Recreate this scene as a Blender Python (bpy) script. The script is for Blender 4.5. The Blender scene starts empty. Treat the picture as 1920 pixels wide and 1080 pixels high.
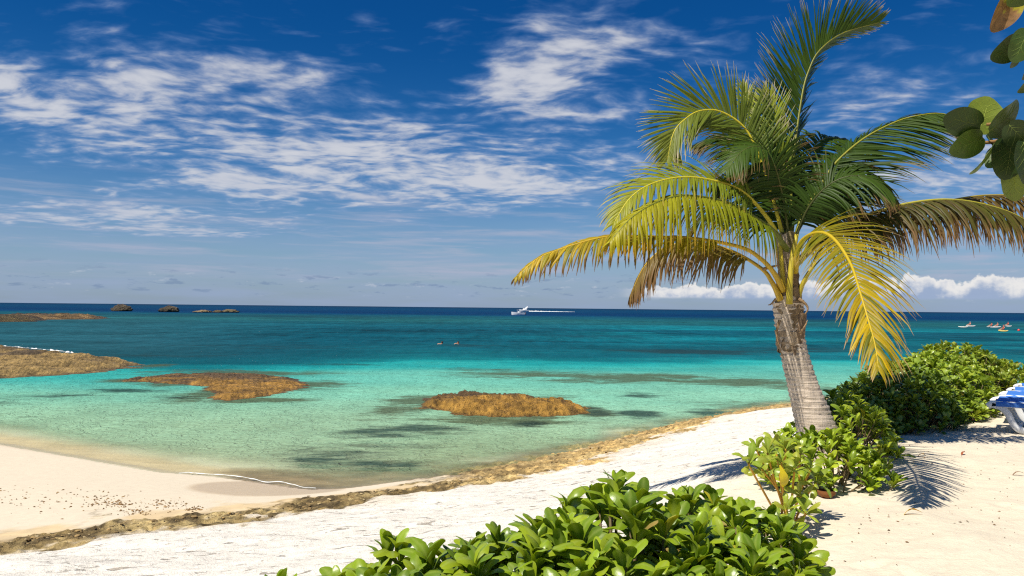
import bpy, bmesh, math, random
import numpy as np
from mathutils import Vector, Matrix

random.seed(7)
rng = np.random.default_rng(7)
SC = bpy.context.scene
COL = SC.collection
R = math.radians

# ------------------------------------------------------------------ camera
CAM = np.array([0.0, 0.0, 3.5])
FPX = 1450.0                                   # focal length in photo pixels (1920 wide)
PITCH = math.atan(37.0 / FPX)
ROLL = math.atan(19.5 / 1920.0)
_F = np.array([0, math.cos(PITCH), math.sin(PITCH)])
_R0 = np.array([1.0, 0, 0])
_U0 = np.cross(_R0, _F)
_U = _U0 * math.cos(ROLL) - _R0 * math.sin(ROLL)
_R = _R0 * math.cos(ROLL) + _U0 * math.sin(ROLL)
cam_data = bpy.data.cameras.new("camera")
cam_data.sensor_width = 36.0
cam_data.lens = 36.0 * FPX / 1920.0
cam_data.clip_start = 0.05
cam_data.clip_end = 60000.0
cam = bpy.data.objects.new("camera", cam_data)
COL.objects.link(cam)
m = Matrix.Identity(4)
for i in range(3):
    m[i][0], m[i][1], m[i][2], m[i][3] = _R[i], _U[i], -_F[i], CAM[i]
cam.matrix_world = m
SC.camera = cam

# ------------------------------------------------------------------ light
SUN_EL = R(57)
SUN_TO = np.array([-0.76, -0.65])              # horizontal direction towards the sun
SUN_TO = SUN_TO / np.linalg.norm(SUN_TO)
SUN_DIR = np.array([SUN_TO[0] * math.cos(SUN_EL), SUN_TO[1] * math.cos(SUN_EL), math.sin(SUN_EL)])
sd_ = bpy.data.lights.new("sun", 'SUN')
sd_.energy = 4.6
sd_.angle = R(0.53)
sd_.color = (1.0, 0.94, 0.83)
sun = bpy.data.objects.new("sun", sd_)
COL.objects.link(sun)
sun.rotation_euler = Vector(SUN_DIR).to_track_quat('Z', 'Y').to_euler()
SC.view_settings.view_transform = 'Standard'
SC.view_settings.look = 'None'
SC.view_settings.gamma = 1.0
SC.view_settings.exposure = 0.36
SC.view_settings.use_curve_mapping = False
SC.cycles.max_bounces = 6
SC.cycles.transparent_max_bounces = 12
SC.cycles.use_denoising = False
SC.cycles.filter_width = 1.2
SC.cycles.sample_clamp_direct = 3.0
SC.cycles.sample_clamp_indirect = 3.0
SC.cycles.caustics_reflective = False
SC.cycles.caustics_refractive = False
SKY_STRENGTH = 0.08


class NT:
    """short-hand for building node trees"""
    def __init__(self, tree):
        self.t = tree

    def n(self, typ, **kw):
        nd = self.t.nodes.new(typ)
        for k, v in kw.items():
            setattr(nd, k, v)
        return nd

    def link(self, a, b):
        self.t.links.new(a, b)

    def _in(self, sock, v):
        if isinstance(v, bpy.types.NodeSocket):
            self.link(v, sock)
        else:
            sock.default_value = v

    def math(self, op, a, b=0.0, c=0.0, clamp=False):
        nd = self.n('ShaderNodeMath', operation=op, use_clamp=clamp)
        self._in(nd.inputs[0], a)
        self._in(nd.inputs[1], b)
        if len(nd.inputs) > 2:
            self._in(nd.inputs[2], c)
        return nd.outputs[0]

    def add(self, a, b): return self.math('ADD', a, b)
    def sub(self, a, b): return self.math('SUBTRACT', a, b)
    def mul(self, a, b): return self.math('MULTIPLY', a, b)
    def div(self, a, b): return self.math('DIVIDE', a, b)

    def smooth(self, x, lo, hi, a=0.0, b=1.0):
        nd = self.n('ShaderNodeMapRange', interpolation_type='SMOOTHSTEP')
        self._in(nd.inputs[0], x)
        self._in(nd.inputs[1], lo)
        self._in(nd.inputs[2], hi)
        nd.inputs[3].default_value = a
        nd.inputs[4].default_value = b
        return nd.outputs[0]

    def noise(self, vec, scale, detail=4.0, rough=0.55, dist=0.0, lac=2.0):
        nd = self.n('ShaderNodeTexNoise')
        if vec is not None:
            self.link(vec, nd.inputs['Vector'])
        nd.inputs['Scale'].default_value = scale
        nd.inputs['Detail'].default_value = detail
        nd.inputs['Roughness'].default_value = rough
        nd.inputs['Lacunarity'].default_value = lac
        nd.inputs['Distortion'].default_value = dist
        return nd.outputs[0]

    def comb(self, x, y, z=0.0):
        nd = self.n('ShaderNodeCombineXYZ')
        self._in(nd.inputs[0], x)
        self._in(nd.inputs[1], y)
        self._in(nd.inputs[2], z)
        return nd.outputs[0]

    def scalev(self, vec, s):
        nd = self.n('ShaderNodeVectorMath', operation='MULTIPLY')
        self.link(vec, nd.inputs[0])
        nd.inputs[1].default_value = s
        return nd.outputs[0]

    def mixc(self, fac, a, b, blend='MIX'):
        nd = self.n('ShaderNodeMix', data_type='RGBA', blend_type=blend)
        self._in(nd.inputs[0], fac)
        self._in(nd.inputs[6], a)
        self._in(nd.inputs[7], b)
        return nd.outputs[2]

    def mixs(self, fac, a, b):
        nd = self.n('ShaderNodeMixShader')
        self._in(nd.inputs[0], fac)
        self.link(a, nd.inputs[1])
        self.link(b, nd.inputs[2])
        return nd.outputs[0]

    def attr(self, name, out='Color'):
        nd = self.n('ShaderNodeAttribute', attribute_name=name)
        return nd.outputs[out]

    def bump(self, height, strength, dist, normal=None):
        nd = self.n('ShaderNodeBump')
        nd.inputs['Strength'].default_value = strength
        nd.inputs['Distance'].default_value = dist
        self.link(height, nd.inputs['Height'])
        if normal is not None:
            self.link(normal, nd.inputs['Normal'])
        return nd.outputs[0]


def rgba(c): return (c[0], c[1], c[2], 1.0)


def s2l(c):
    c = np.asarray(c, float) / 255.0
    return np.where(c <= 0.04045, c / 12.92, ((c + 0.055) / 1.055) ** 2.4)


# ------------------------------------------------------------------ sky
def build_world():
    w = bpy.data.worlds.new("World")
    SC.world = w
    w.use_nodes = True
    t = w.node_tree
    t.nodes.clear()
    N = NT(t)
    out = N.n('ShaderNodeOutputWorld')
    bg = N.n('ShaderNodeBackground')
    bg.inputs['Strength'].default_value = SKY_STRENGTH
    N.link(bg.outputs[0], out.inputs[0])
    sky = N.n('ShaderNodeTexSky')
    sky.sky_type = 'NISHITA'
    sky.sun_disc = False
    sky.sun_elevation = SUN_EL
    sky.sun_rotation = math.atan2(SUN_TO[0], SUN_TO[1])
    sky.altitude = 0
    sky.air_density = 1.0
    sky.dust_density = 0.6
    sky.ozone_density = 3.0
    tc = N.n('ShaderNodeTexCoord')
    sep = N.n('ShaderNodeSeparateXYZ')
    N.link(tc.outputs['Generated'], sep.inputs[0])
    X, Y, Z = sep.outputs
    az = N.math('ARCTAN2', X, Y)
    el = N.math('ARCSINE', Z)
    # deeper, polarised blue
    gam = N.n('ShaderNodeGamma')
    N.link(sky.outputs[0], gam.inputs[0])
    gam.inputs[1].default_value = 1.0
    hsv = N.n('ShaderNodeHueSaturation')
    hsv.inputs['Saturation'].default_value = 1.32
    hsv.inputs['Value'].default_value = 1.0
    hsv.inputs['Hue'].default_value = 0.5
    N.link(gam.outputs[0], hsv.inputs['Color'])
    up = N.smooth(el, -0.02, 0.36)
    tint = N.mixc(up, (0.47, 0.61, 0.76, 1), (0.060, 0.360, 0.58, 1))
    base = N.mixc(1.0, hsv.outputs[0], tint, 'MULTIPLY')

    # high broken cloud: a layer far above, seen in perspective
    zz = N.math('MAXIMUM', N.add(Z, 0.10), 0.03)
    px = N.div(X, zz)
    py = N.div(Y, zz)
    P = N.comb(px, py, 0.0)
    wob = N.noise(P, 1.1, 3, 0.5)
    P2 = N.comb(N.add(N.mul(px, 0.8), N.mul(wob, 0.7)), N.add(py, N.mul(wob, 0.9)), 0.3)
    big = N.noise(P2, 1.9, 3, 0.5)
    mid = N.noise(P2, 3.4, 6, 0.52, 0.2)
    fine = N.noise(N.comb(N.mul(px, 0.75), N.add(py, N.mul(wob, 0.6)), 2.0), 12.0, 5, 0.5, 0.1)
    tex = N.add(N.mul(mid, 0.54), N.mul(fine, 0.46))

    def blob(u, v, ru, rv, amp, rot=0.0):
        a0 = math.atan((u - 960) / FPX)
        e0 = math.atan((577 + (u - 960) * 0.01 - v) / FPX)
        da = N.sub(az, a0)
        de = N.sub(el, e0)
        c, s = math.cos(rot), math.sin(rot)
        p = N.mul(N.add(N.mul(da, c), N.mul(de, s)), FPX / ru)
        q = N.mul(N.sub(N.mul(de, c), N.mul(da, s)), FPX / rv)
        r2 = N.add(N.mul(p, p), N.mul(q, q))
        return N.mul(N.math('EXPONENT', N.mul(r2, -1.0)), amp)
    blobs = [
        (250, 200, 260, 66, 0.52, 0.18), (60, 235, 190, 56, 0.44, 0.0), (160, 300, 70, 25, 0.18, 0),
        (600, 185, 210, 45, 0.28, -0.12), (430, 165, 120, 40, 0.20, 0.1), (210, 125, 160, 26, 0.16, -0.1),
        (420, 325, 220, 66, 0.55, 0.0), (690, 300, 210, 66, 0.66, -0.12), (840, 330, 200, 55, 0.42, 0.0),
        (620, 365, 240, 26, 0.30, -0.02), (330, 395, 180, 16, 0.22, 0.0),
        (1060, 95, 210, 48, 0.44, 0.08), (1270, 75, 130, 42, 0.40, -0.12), (1000, 140, 150, 42, 0.46, 0.35),
        (930, 165, 110, 36, 0.52, 0.3), (1100, 215, 180, 40, 0.62, 0.18), (1130, 330, 180, 50, 0.50, 0.1),
        (960, 340, 100, 32, 0.50, 0.0), (1120, 20, 130, 22, 0.16, 0),
        (1800, 60, 60, 22, 0.28, 0.1), (1700, 205, 230, 40, 0.42, 0.1), (1850, 350, 280, 70, 0.55, 0.05),
        (1560, 260, 220, 40, 0.12, 0.1),
        (130, 425, 320, 22, 0.50, -0.03), (250, 445, 240, 12, 0.34, 0), (330, 412, 260, 10, 0.4, -0.01),
    ]
    cov = None
    for b in blobs:
        o = blob(*b)
        cov = o if cov is None else N.add(cov, o)
    # the same broken cloud goes on round the rest of the sky
    front = N.mul(N.smooth(Y, 0.45, 0.7), N.smooth(N.math('ABSOLUTE', az), 1.0, 0.66))
    elsewhere = N.mul(N.smooth(big, 0.50, 0.66), N.mul(N.sub(1.0, front), 0.40))
    front_var = N.mul(N.sub(big, 0.5), 0.5)
    cov = N.add(N.add(cov, elsewhere), N.mul(front_var, 0.35))
    cov = N.div(cov, N.add(1.0, N.mul(N.math('MAXIMUM', cov, 0.0), 0.85)))
    texc = N.add(0.5, N.mul(N.sub(tex, 0.5), 2.6))
    dens = N.smooth(N.add(texc, N.mul(cov, 1.40)), 0.62, 1.52)
    dens = N.mul(dens, N.smooth(el, 0.03, 0.09))
    veil = N.mul(N.smooth(N.noise(N.comb(N.mul(px, 0.5), py, 7.0), 1.4, 5, 0.6, 0.6), 0.50, 0.80), 0.20)
    veil = N.mul(veil, N.smooth(el, 0.30, 0.05))
    dens = N.math('MINIMUM', N.add(dens, veil), 1.0)
    k = 1.0 / SKY_STRENGTH
    ccol = N.mixc(N.smooth(dens, 0.1, 0.9), (0.13 * k, 0.22 * k, 0.40 * k, 1), (0.43 * k, 0.44 * k, 0.475 * k, 1))
    c1 = N.mixc(N.mul(dens, 0.92), base, ccol)

    # pale haze bank near the horizon
    hz = N.mul(N.smooth(el, 0.19, -0.02), 0.88)
    hzn = N.noise(N.comb(N.mul(az, 3.0), N.mul(el, 26.0), 1.0), 2.0, 4, 0.55)
    hz = N.mul(hz, N.smooth(hzn, 0.15, 0.75, 0.55, 1.0))
    c2 = N.mixc(hz, c1, (0.205 * k, 0.265 * k, 0.395 * k, 1))
    # pinkish streaks low down
    st = N.noise(N.comb(N.mul(az, 3.0), N.mul(el, 46.0), 4.0), 1.5, 5, 0.6, 0.3)
    stf = N.mul(N.smooth(st, 0.46, 0.72), N.mul(N.smooth(el, 0.015, 0.05), N.smooth(el, 0.19, 0.07)))
    c3 = N.mixc(N.mul(stf, 0.85), c2, (0.275 * k, 0.30 * k, 0.39 * k, 1))
    # small dark and bright flecks of distant cumulus
    fl = N.noise(N.comb(N.mul(az, 30.0), N.mul(el, 130.0), 2.0), 1.0, 4, 0.6)
    flm = N.mul(N.smooth(el, 0.008, 0.02), N.smooth(el, 0.055, 0.03))
    fld = N.mul(N.smooth(fl, 0.56, 0.66), N.mul(flm, 0.55))
    c4 = N.mixc(fld, c3, (0.11 * k, 0.165 * k, 0.27 * k, 1))
    fl2 = N.noise(N.comb(N.mul(az, 36.0), N.mul(el, 120.0), 9.0), 1.0, 4, 0.6)
    flb = N.mul(N.smooth(fl2, 0.60, 0.72), N.mul(flm, 0.5))
    c5 = N.mixc(flb, c4, (0.36 * k, 0.39 * k, 0.45 * k, 1))
    # bank of cumulus low over the sea, taller to the right
    prof = N.noise(N.comb(N.mul(az, 16.0), 0.0, 3.0), 1.0, 4, 0.62)
    edge = N.noise(N.comb(N.mul(az, 46.0), N.mul(el, 62.0), 5.0), 1.0, 5, 0.6)
    hgt = N.smooth(az, 0.12, 0.48, 0.011, 0.026)
    top = N.add(N.add(0.0150, hgt), N.mul(N.sub(prof, 0.5), N.mul(hgt, 3.4)))
    top = N.add(top, N.mul(N.sub(edge, 0.5), 0.024))
    inside = N.mul(N.smooth(N.sub(top, el), 0.0, 0.0035), N.smooth(N.add(el, N.mul(N.sub(edge, 0.5), 0.006)), 0.0125, 0.0165))
    inside = N.mul(inside, N.smooth(az, 0.13, 0.19))
    inside = N.mul(inside, N.smooth(prof, 0.30, 0.40))
    shade = N.smooth(N.add(N.div(N.sub(top, el), 0.03), N.mul(N.sub(edge, 0.5), 0.9)), 0.05, 0.8)
    cum = N.mixc(shade, (0.56 * k, 0.55 * k, 0.54 * k, 1), (0.22 * k, 0.28 * k, 0.40 * k, 1))
    c6 = N.mixc(N.mul(inside, 0.95), c5, cum)
    c7 = N.mixc(1.0, c6, (1.17, 1.17, 1.17, 1), 'MULTIPLY')
    N.link(c7, bg.inputs[0])
    w.cycles.sampling_method = 'MANUAL'
    w.cycles.sample_map_resolution = 256


build_world()

# ------------------------------------------------------------------ numeric helpers


def ray(u, v):
    return _F + _R * ((u - 960.0) / FPX) - _U * ((v - 540.0) / FPX)


def px_z(u, v, z):
    """point on the view ray of a photo pixel at height z"""
    d = ray(u, v)
    return CAM + d * ((z - CAM[2]) / d[2])


def px_y(u, v, y):
    d = ray(u, v)
    return CAM + d * (y / d[1])


def project(p):
    q = np.asarray(p) - CAM
    w = q @ _F
    return 960 + FPX * (q @ _R) / w, 540 - FPX * (q @ _U) / w


def _hash(ix, iy, seed):
    with np.errstate(over='ignore'):
        n = (ix.astype(np.int64) * 374761393 + iy.astype(np.int64) * 668265263 + seed * 974711) & 0xFFFFFFFF
        n = ((n ^ (n >> 13)) * 1274126177) & 0xFFFFFFFF
        n = n ^ (n >> 16)
    return (n & 0xFFFF) / 65535.0


def vnoise(x, y, seed=0):
    x = np.asarray(x, float)
    y = np.asarray(y, float)
    ix = np.floor(x)
    iy = np.floor(y)
    fx = x - ix
    fy = y - iy
    fx = fx * fx * fx * (fx * (fx * 6 - 15) + 10)
    fy = fy * fy * fy * (fy * (fy * 6 - 15) + 10)
    a = _hash(ix, iy, seed)
    b = _hash(ix + 1, iy, seed)
    c = _hash(ix, iy + 1, seed)
    d = _hash(ix + 1, iy + 1, seed)
    return (a * (1 - fx) + b * fx) * (1 - fy) + (c * (1 - fx) + d * fx) * fy


def fbm(x, y, seed=0, oct=4, gain=0.5):
    s = 0.0
    a = 1.0
    t = 0.0
    for i in range(oct):
        s = s + a * vnoise(x * 2 ** i + 17.3 * i, y * 2 ** i - 9.1 * i, seed + i)
        t += a
        a *= gain
    return s / t


def sstep(x, lo, hi):
    t = np.clip((x - lo) / (hi - lo), 0, 1)
    return t * t * (3 - 2 * t)


def seg_dist(px, py, pts):
    """distance to a polyline, with the parameter along it"""
    best = np.full(px.shape, 1e18)
    par = np.zeros(px.shape)
    for i in range(len(pts) - 1):
        ax, ay = pts[i][:2]
        bx, by = pts[i + 1][:2]
        dx, dy = bx - ax, by - ay
        L = dx * dx + dy * dy + 1e-12
        t = np.clip(((px - ax) * dx + (py - ay) * dy) / L, 0, 1)
        d = (px - ax - t * dx) ** 2 + (py - ay - t * dy) ** 2
        m_ = d < best
        best = np.where(m_, d, best)
        par = np.where(m_, i + t, par)
    return np.sqrt(best), par


def in_poly(px, py, pts):
    c = np.zeros(px.shape, bool)
    n = len(pts)
    for i in range(n):
        ax, ay = pts[i][:2]
        bx, by = pts[(i + 1) % n][:2]
        if ay == by:
            continue
        cond = ((ay > py) != (by > py)) & (px < (bx - ax) * (py - ay) / (by - ay) + ax)
        c ^= cond
    return c


def catmull(pts, n):
    """n points along a smooth curve through pts"""
    P = np.asarray(pts, float)
    P = np.vstack([2 * P[0] - P[1], P, 2 * P[-1] - P[-2]])
    m_ = len(P) - 3
    out = []
    for s in np.linspace(0, m_ - 1e-9, n):
        i = int(s)
        t = s - i
        a, b, c, d = P[i], P[i + 1], P[i + 2], P[i + 3]
        out.append(0.5 * (2 * b + (c - a) * t + (2 * a - 5 * b + 4 * c - d) * t * t + (3 * b - a - 3 * c + d) * t ** 3))
    return np.array(out)


# ------------------------------------------------------------------ mesh helpers
def mesh_np(name, V, F, mat, smooth=True, attrs=None):
    """mesh from numpy arrays; F is an (n,k) array or a list of such arrays"""
    V = np.ascontiguousarray(V, dtype=np.float32)
    Fs = F if isinstance(F, list) else [F]
    Fs = [np.asarray(f, dtype=np.int32) for f in Fs if len(f)]
    me = bpy.data.meshes.new(name)
    me.vertices.add(len(V))
    me.vertices.foreach_set('co', V.ravel())
    loops = np.concatenate([f.ravel() for f in Fs])
    sizes = np.concatenate([np.full(len(f), f.shape[1], np.int32) for f in Fs])
    starts = np.concatenate([[0], np.cumsum(sizes)[:-1]]).astype(np.int32)
    me.loops.add(len(loops))
    me.loops.foreach_set('vertex_index', loops)
    me.polygons.add(len(sizes))
    me.polygons.foreach_set('loop_start', starts)
    me.polygons.foreach_set('loop_total', sizes)
    me.update(calc_edges=True)
    me.validate()
    if smooth:
        me.polygons.foreach_set('use_smooth', np.ones(len(me.polygons), bool))
    for k, a in (attrs or {}).items():
        a = np.asarray(a, np.float32)
        if a.ndim == 1:
            at = me.attributes.new(k, 'FLOAT', 'POINT')
            at.data.foreach_set('value', a)
        else:
            at = me.attributes.new(k, 'FLOAT_COLOR', 'POINT')
            at.data.foreach_set('color', np.c_[a, np.ones(len(a))].astype(np.float32).ravel())
    if mat is not None:
        me.materials.append(mat)
    return me


def link(name, me, parent=None, loc=None):
    o = bpy.data.objects.new(name, me)
    COL.objects.link(o)
    if parent is not None:
        o.parent = parent
    if loc is not None:
        o.location = loc
    return o


def tag(o, label=None, cat=None, group=None, kind=None):
    if label:
        o['label'] = label
    if cat:
        o['category'] = cat
    if group:
        o['group'] = group
    if kind:
        o['kind'] = kind
    return o


def empty(name, loc, label, cat, group=None):
    o = bpy.data.objects.new(name, None)
    o.empty_display_size = 0.1
    COL.objects.link(o)
    o.location = loc
    return tag(o, label, cat, group)


def grid_faces(nr, nc):
    i = np.arange(nr - 1)[:, None] * nc + np.arange(nc - 1)[None, :]
    i = i.ravel()
    return np.c_[i, i + 1, i + nc + 1, i + nc]


def tube(path, radii, sides=8, cap=True):
    """vertices and quads of a tapered tube along a path"""
    P = np.asarray(path, float)
    n = len(P)
    T = np.gradient(P, axis=0)
    T /= np.linalg.norm(T, axis=1)[:, None] + 1e-12
    ref = np.array([0, 0, 1.0]) if abs(T[0][2]) < 0.9 else np.array([0, 1.0, 0])
    a = np.cross(T[0], ref)
    a /= np.linalg.norm(a)
    V = []
    ang = np.linspace(0, 2 * np.pi, sides, endpoint=False)
    for i in range(n):
        a = a - T[i] * (a @ T[i])
        a /= np.linalg.norm(a) + 1e-12
        b = np.cross(T[i], a)
        r = radii[i] if hasattr(radii, '__len__') else radii
        V.append(P[i] + r * (np.cos(ang)[:, None] * a + np.sin(ang)[:, None] * b))
    V = np.vstack(V)
    F = []
    for i in range(n - 1):
        for j in range(sides):
            j2 = (j + 1) % sides
            F.append((i * sides + j, i * sides + j2, (i + 1) * sides + j2, (i + 1) * sides + j))
    F = np.array(F)
    tris = []
    if cap:
        V = np.vstack([V, P[:1], P[-1:]])
        c0, c1 = len(V) - 2, len(V) - 1
        for j in range(sides):
            j2 = (j + 1) % sides
            tris.append((c0, j2, j))
            tris.append((c1, (n - 1) * sides + j, (n - 1) * sides + j2))
    return V, F, np.array(tris) if tris else np.zeros((0, 3), int)


class Bag:
    """collects vertices, faces and point attributes into one mesh"""
    def __init__(self):
        self.V, self.Q, self.T, self.A, self.n = [], [], [], [], 0

    def add(self, V, Q=None, T=None, col=None):
        V = np.asarray(V, float)
        self.V.append(V)
        if Q is not None and len(Q):
            self.Q.append(np.asarray(Q) + self.n)
        if T is not None and len(T):
            self.T.append(np.asarray(T) + self.n)
        if col is not None:
            c = np.asarray(col, float)
            if c.ndim == 1:
                c = np.repeat(c[None], len(V), 0)
            self.A.append(c)
        self.n += len(V)
        return self

    def tube(self, path, radii, sides=8, col=None):
        V, F, T = tube(path, radii, sides)
        return self.add(V, F, T, col)

    def box(self, c, s, col=None, rz=0.0):
        c = np.asarray(c, float)
        s = np.asarray(s, float) / 2
        v = np.array([[x, y, z] for x in (-1, 1) for y in (-1, 1) for z in (-1, 1)]) * s
        if rz:
            v = v @ np.array([[math.cos(rz), math.sin(rz), 0], [-math.sin(rz), math.cos(rz), 0], [0, 0, 1]])
        q = [(0, 1, 3, 2), (4, 6, 7, 5), (0, 4, 5, 1), (2, 3, 7, 6), (0, 2, 6, 4), (1, 5, 7, 3)]
        return self.add(v + c, q, None, col)

    def mesh(self, name, mat, smooth=True, origin=None):
        V = np.vstack(self.V)
        if origin is not None:
            V = V - np.asarray(origin)
        F = []
        if self.Q:
            F.append(np.vstack(self.Q))
        if self.T:
            F.append(np.vstack(self.T))
        at = {'col': np.vstack(self.A)} if self.A else None
        return mesh_np(name, V, F, mat, smooth, at)


# ------------------------------------------------------------------ materials
def mat_new(name):
    mt = bpy.data.materials.new(name)
    mt.use_nodes = True
    mt.node_tree.nodes.clear()
    N = NT(mt.node_tree)
    out = N.n('ShaderNodeOutputMaterial')
    return mt, N, out


def principled(N, col, rough=0.6, spec=0.4, normal=None):
    p = N.n('ShaderNodeBsdfPrincipled')
    N._in(p.inputs['Base Color'], col if isinstance(col, bpy.types.NodeSocket) else rgba(col))
    N._in(p.inputs['Roughness'], rough)
    p.inputs['Specular IOR Level'].default_value = spec
    if normal is not None:
        N.link(normal, p.inputs['Normal'])
    return p


def wpos(N):
    return N.n('ShaderNodeNewGeometry').outputs['Position']


def simple_mat(name, col, rough=0.5, spec=0.4, vary=0.15, scale=30.0, bump=0.0):
    mt, N, out = mat_new(name)
    P = N.n('ShaderNodeTexCoord').outputs['Object']
    nz = N.noise(P, scale, 4)
    c = N.mixc(N.smooth(nz, 0.3, 0.7), rgba(np.array(col) * (1 - vary)), rgba(np.minimum(np.array(col) * (1 + vary), 0.95)))
    nrm = N.bump(nz, bump, 0.01) if bump else None
    N.link(principled(N, c, rough, spec, nrm).outputs[0], out.inputs[0])
    return mt


def mat_ground():
    mt, N, out = mat_new('sand_and_ledge')
    P = wpos(N)
    col = N.attr('col')
    rock = N.attr('rock', 'Fac')
    crust = N.attr('crust', 'Fac')
    n1 = N.noise(P, 9.0, 6, 0.6)
    n2 = N.noise(P, 60.0, 4, 0.6)
    n3 = N.noise(N.scalev(P, (1.0, 1.0, 1.0)), 2.2, 5, 0.6, 0.6)
    v = N.add(N.mul(N.sub(n1, 0.5), 0.55), N.mul(N.sub(n2, 0.5), 0.35))
    amt = N.add(0.45, N.add(N.mul(rock, 1.9), N.mul(crust, 0.35)))
    f = N.add(1.0, N.mul(v, amt))
    n4 = N.noise(N.scalev(P, (1.0, 0.55, 1.0)), 4.0, 7, 0.72, 0.5)
    f = N.mul(f, N.add(1.0, N.mul(N.mul(N.sub(n4, 0.47), 4.2), rock)))
    f = N.math('MAXIMUM', f, 0.12)
    c = N.mixc(1.0, col, N.comb(f, f, f), 'MULTIPLY')
    # weathered brown and grey pits in the pale crust
    pit = N.mul(N.smooth(N.noise(N.scalev(P, (0.8, 2.0, 1.0)), 4.5, 6, 0.68, 0.8), 0.585, 0.68), crust)
    c = N.mixc(N.mul(pit, 0.70), c, (0.30, 0.235, 0.16, 1))
    stain = N.mul(N.smooth(n3, 0.60, 0.74), crust)
    c = N.mixc(N.mul(stain, 0.5), c, (0.50, 0.37, 0.24, 1))
    # scattered dark grains of weed and shell
    vor = N.n('ShaderNodeTexVoronoi')
    N.link(P, vor.inputs['Vector'])
    vor.inputs['Scale'].default_value = 7.0
    speck = N.mul(N.smooth(vor.outputs['Distance'], 0.10, 0.06), N.smooth(N.noise(P, 1.3, 3), 0.50, 0.62))
    c = N.mixc(N.mul(speck, 0.75), c, (0.16, 0.10, 0.05, 1))
    h = N.add(N.add(N.mul(n1, 0.9), N.mul(n2, 0.35)), N.mul(N.mul(n4, rock), 1.5))
    h = N.sub(h, N.mul(pit, 0.5))
    wet = N.attr('wet', 'Fac')
    b = N.n('ShaderNodeBump')
    N._in(b.inputs['Strength'], N.add(N.attr('rug', 'Fac'), 0.0))
    b.inputs['Distance'].default_value = 0.05
    N.link(h, b.inputs['Height'])
    rough = N.sub(0.95, N.mul(wet, 0.55))
    N.link(principled(N, c, rough, 0.25, b.outputs[0]).outputs[0], out.inputs[0])
    return mt


def mat_rock(name='wet_reef_rock', ks=1.0):
    mt, N, out = mat_new(name)
    P = wpos(N)
    col = N.attr('col')
    n1 = N.noise(N.scalev(P, (1.0, 0.5, 1.6)), 2.6 * ks, 8, 0.66, 0.6)
    n2 = N.noise(P, 34.0 * ks, 4, 0.62)
    # fine diagonal furrows worn by the sea
    sp = N.n('ShaderNodeSeparateXYZ')
    N.link(P, sp.inputs[0])
    wv = N.n('ShaderNodeTexWave')
    wv.inputs['Scale'].default_value = 1.35
    wv.inputs['Distortion'].default_value = 5.0
    wv.inputs['Detail'].default_value = 3.0
    wv.inputs['Detail Scale'].default_value = 2.0
    N.link(N.comb(N.add(sp.outputs[0], N.mul(sp.outputs[1], 0.35)), N.mul(sp.outputs[1], 0.5), sp.outputs[2]), wv.inputs['Vector'])
    k = N.add(N.mul(N.sub(n1, 0.5), 2.8), N.mul(N.sub(n2, 0.5), 0.8))
    f = N.math('MAXIMUM', N.add(0.95, k), 0.12)
    c = N.mixc(1.0, col, N.comb(f, f, f), 'MULTIPLY')
    h = N.add(N.add(n1, N.mul(n2, 0.5)), N.mul(wv.outputs[1], 0.12))
    nrm = N.bump(h, 1.0, 0.26 / ks)
    N.link(principled(N, c, 0.55, 0.4, nrm).outputs[0], out.inputs[0])
    return mt


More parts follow.
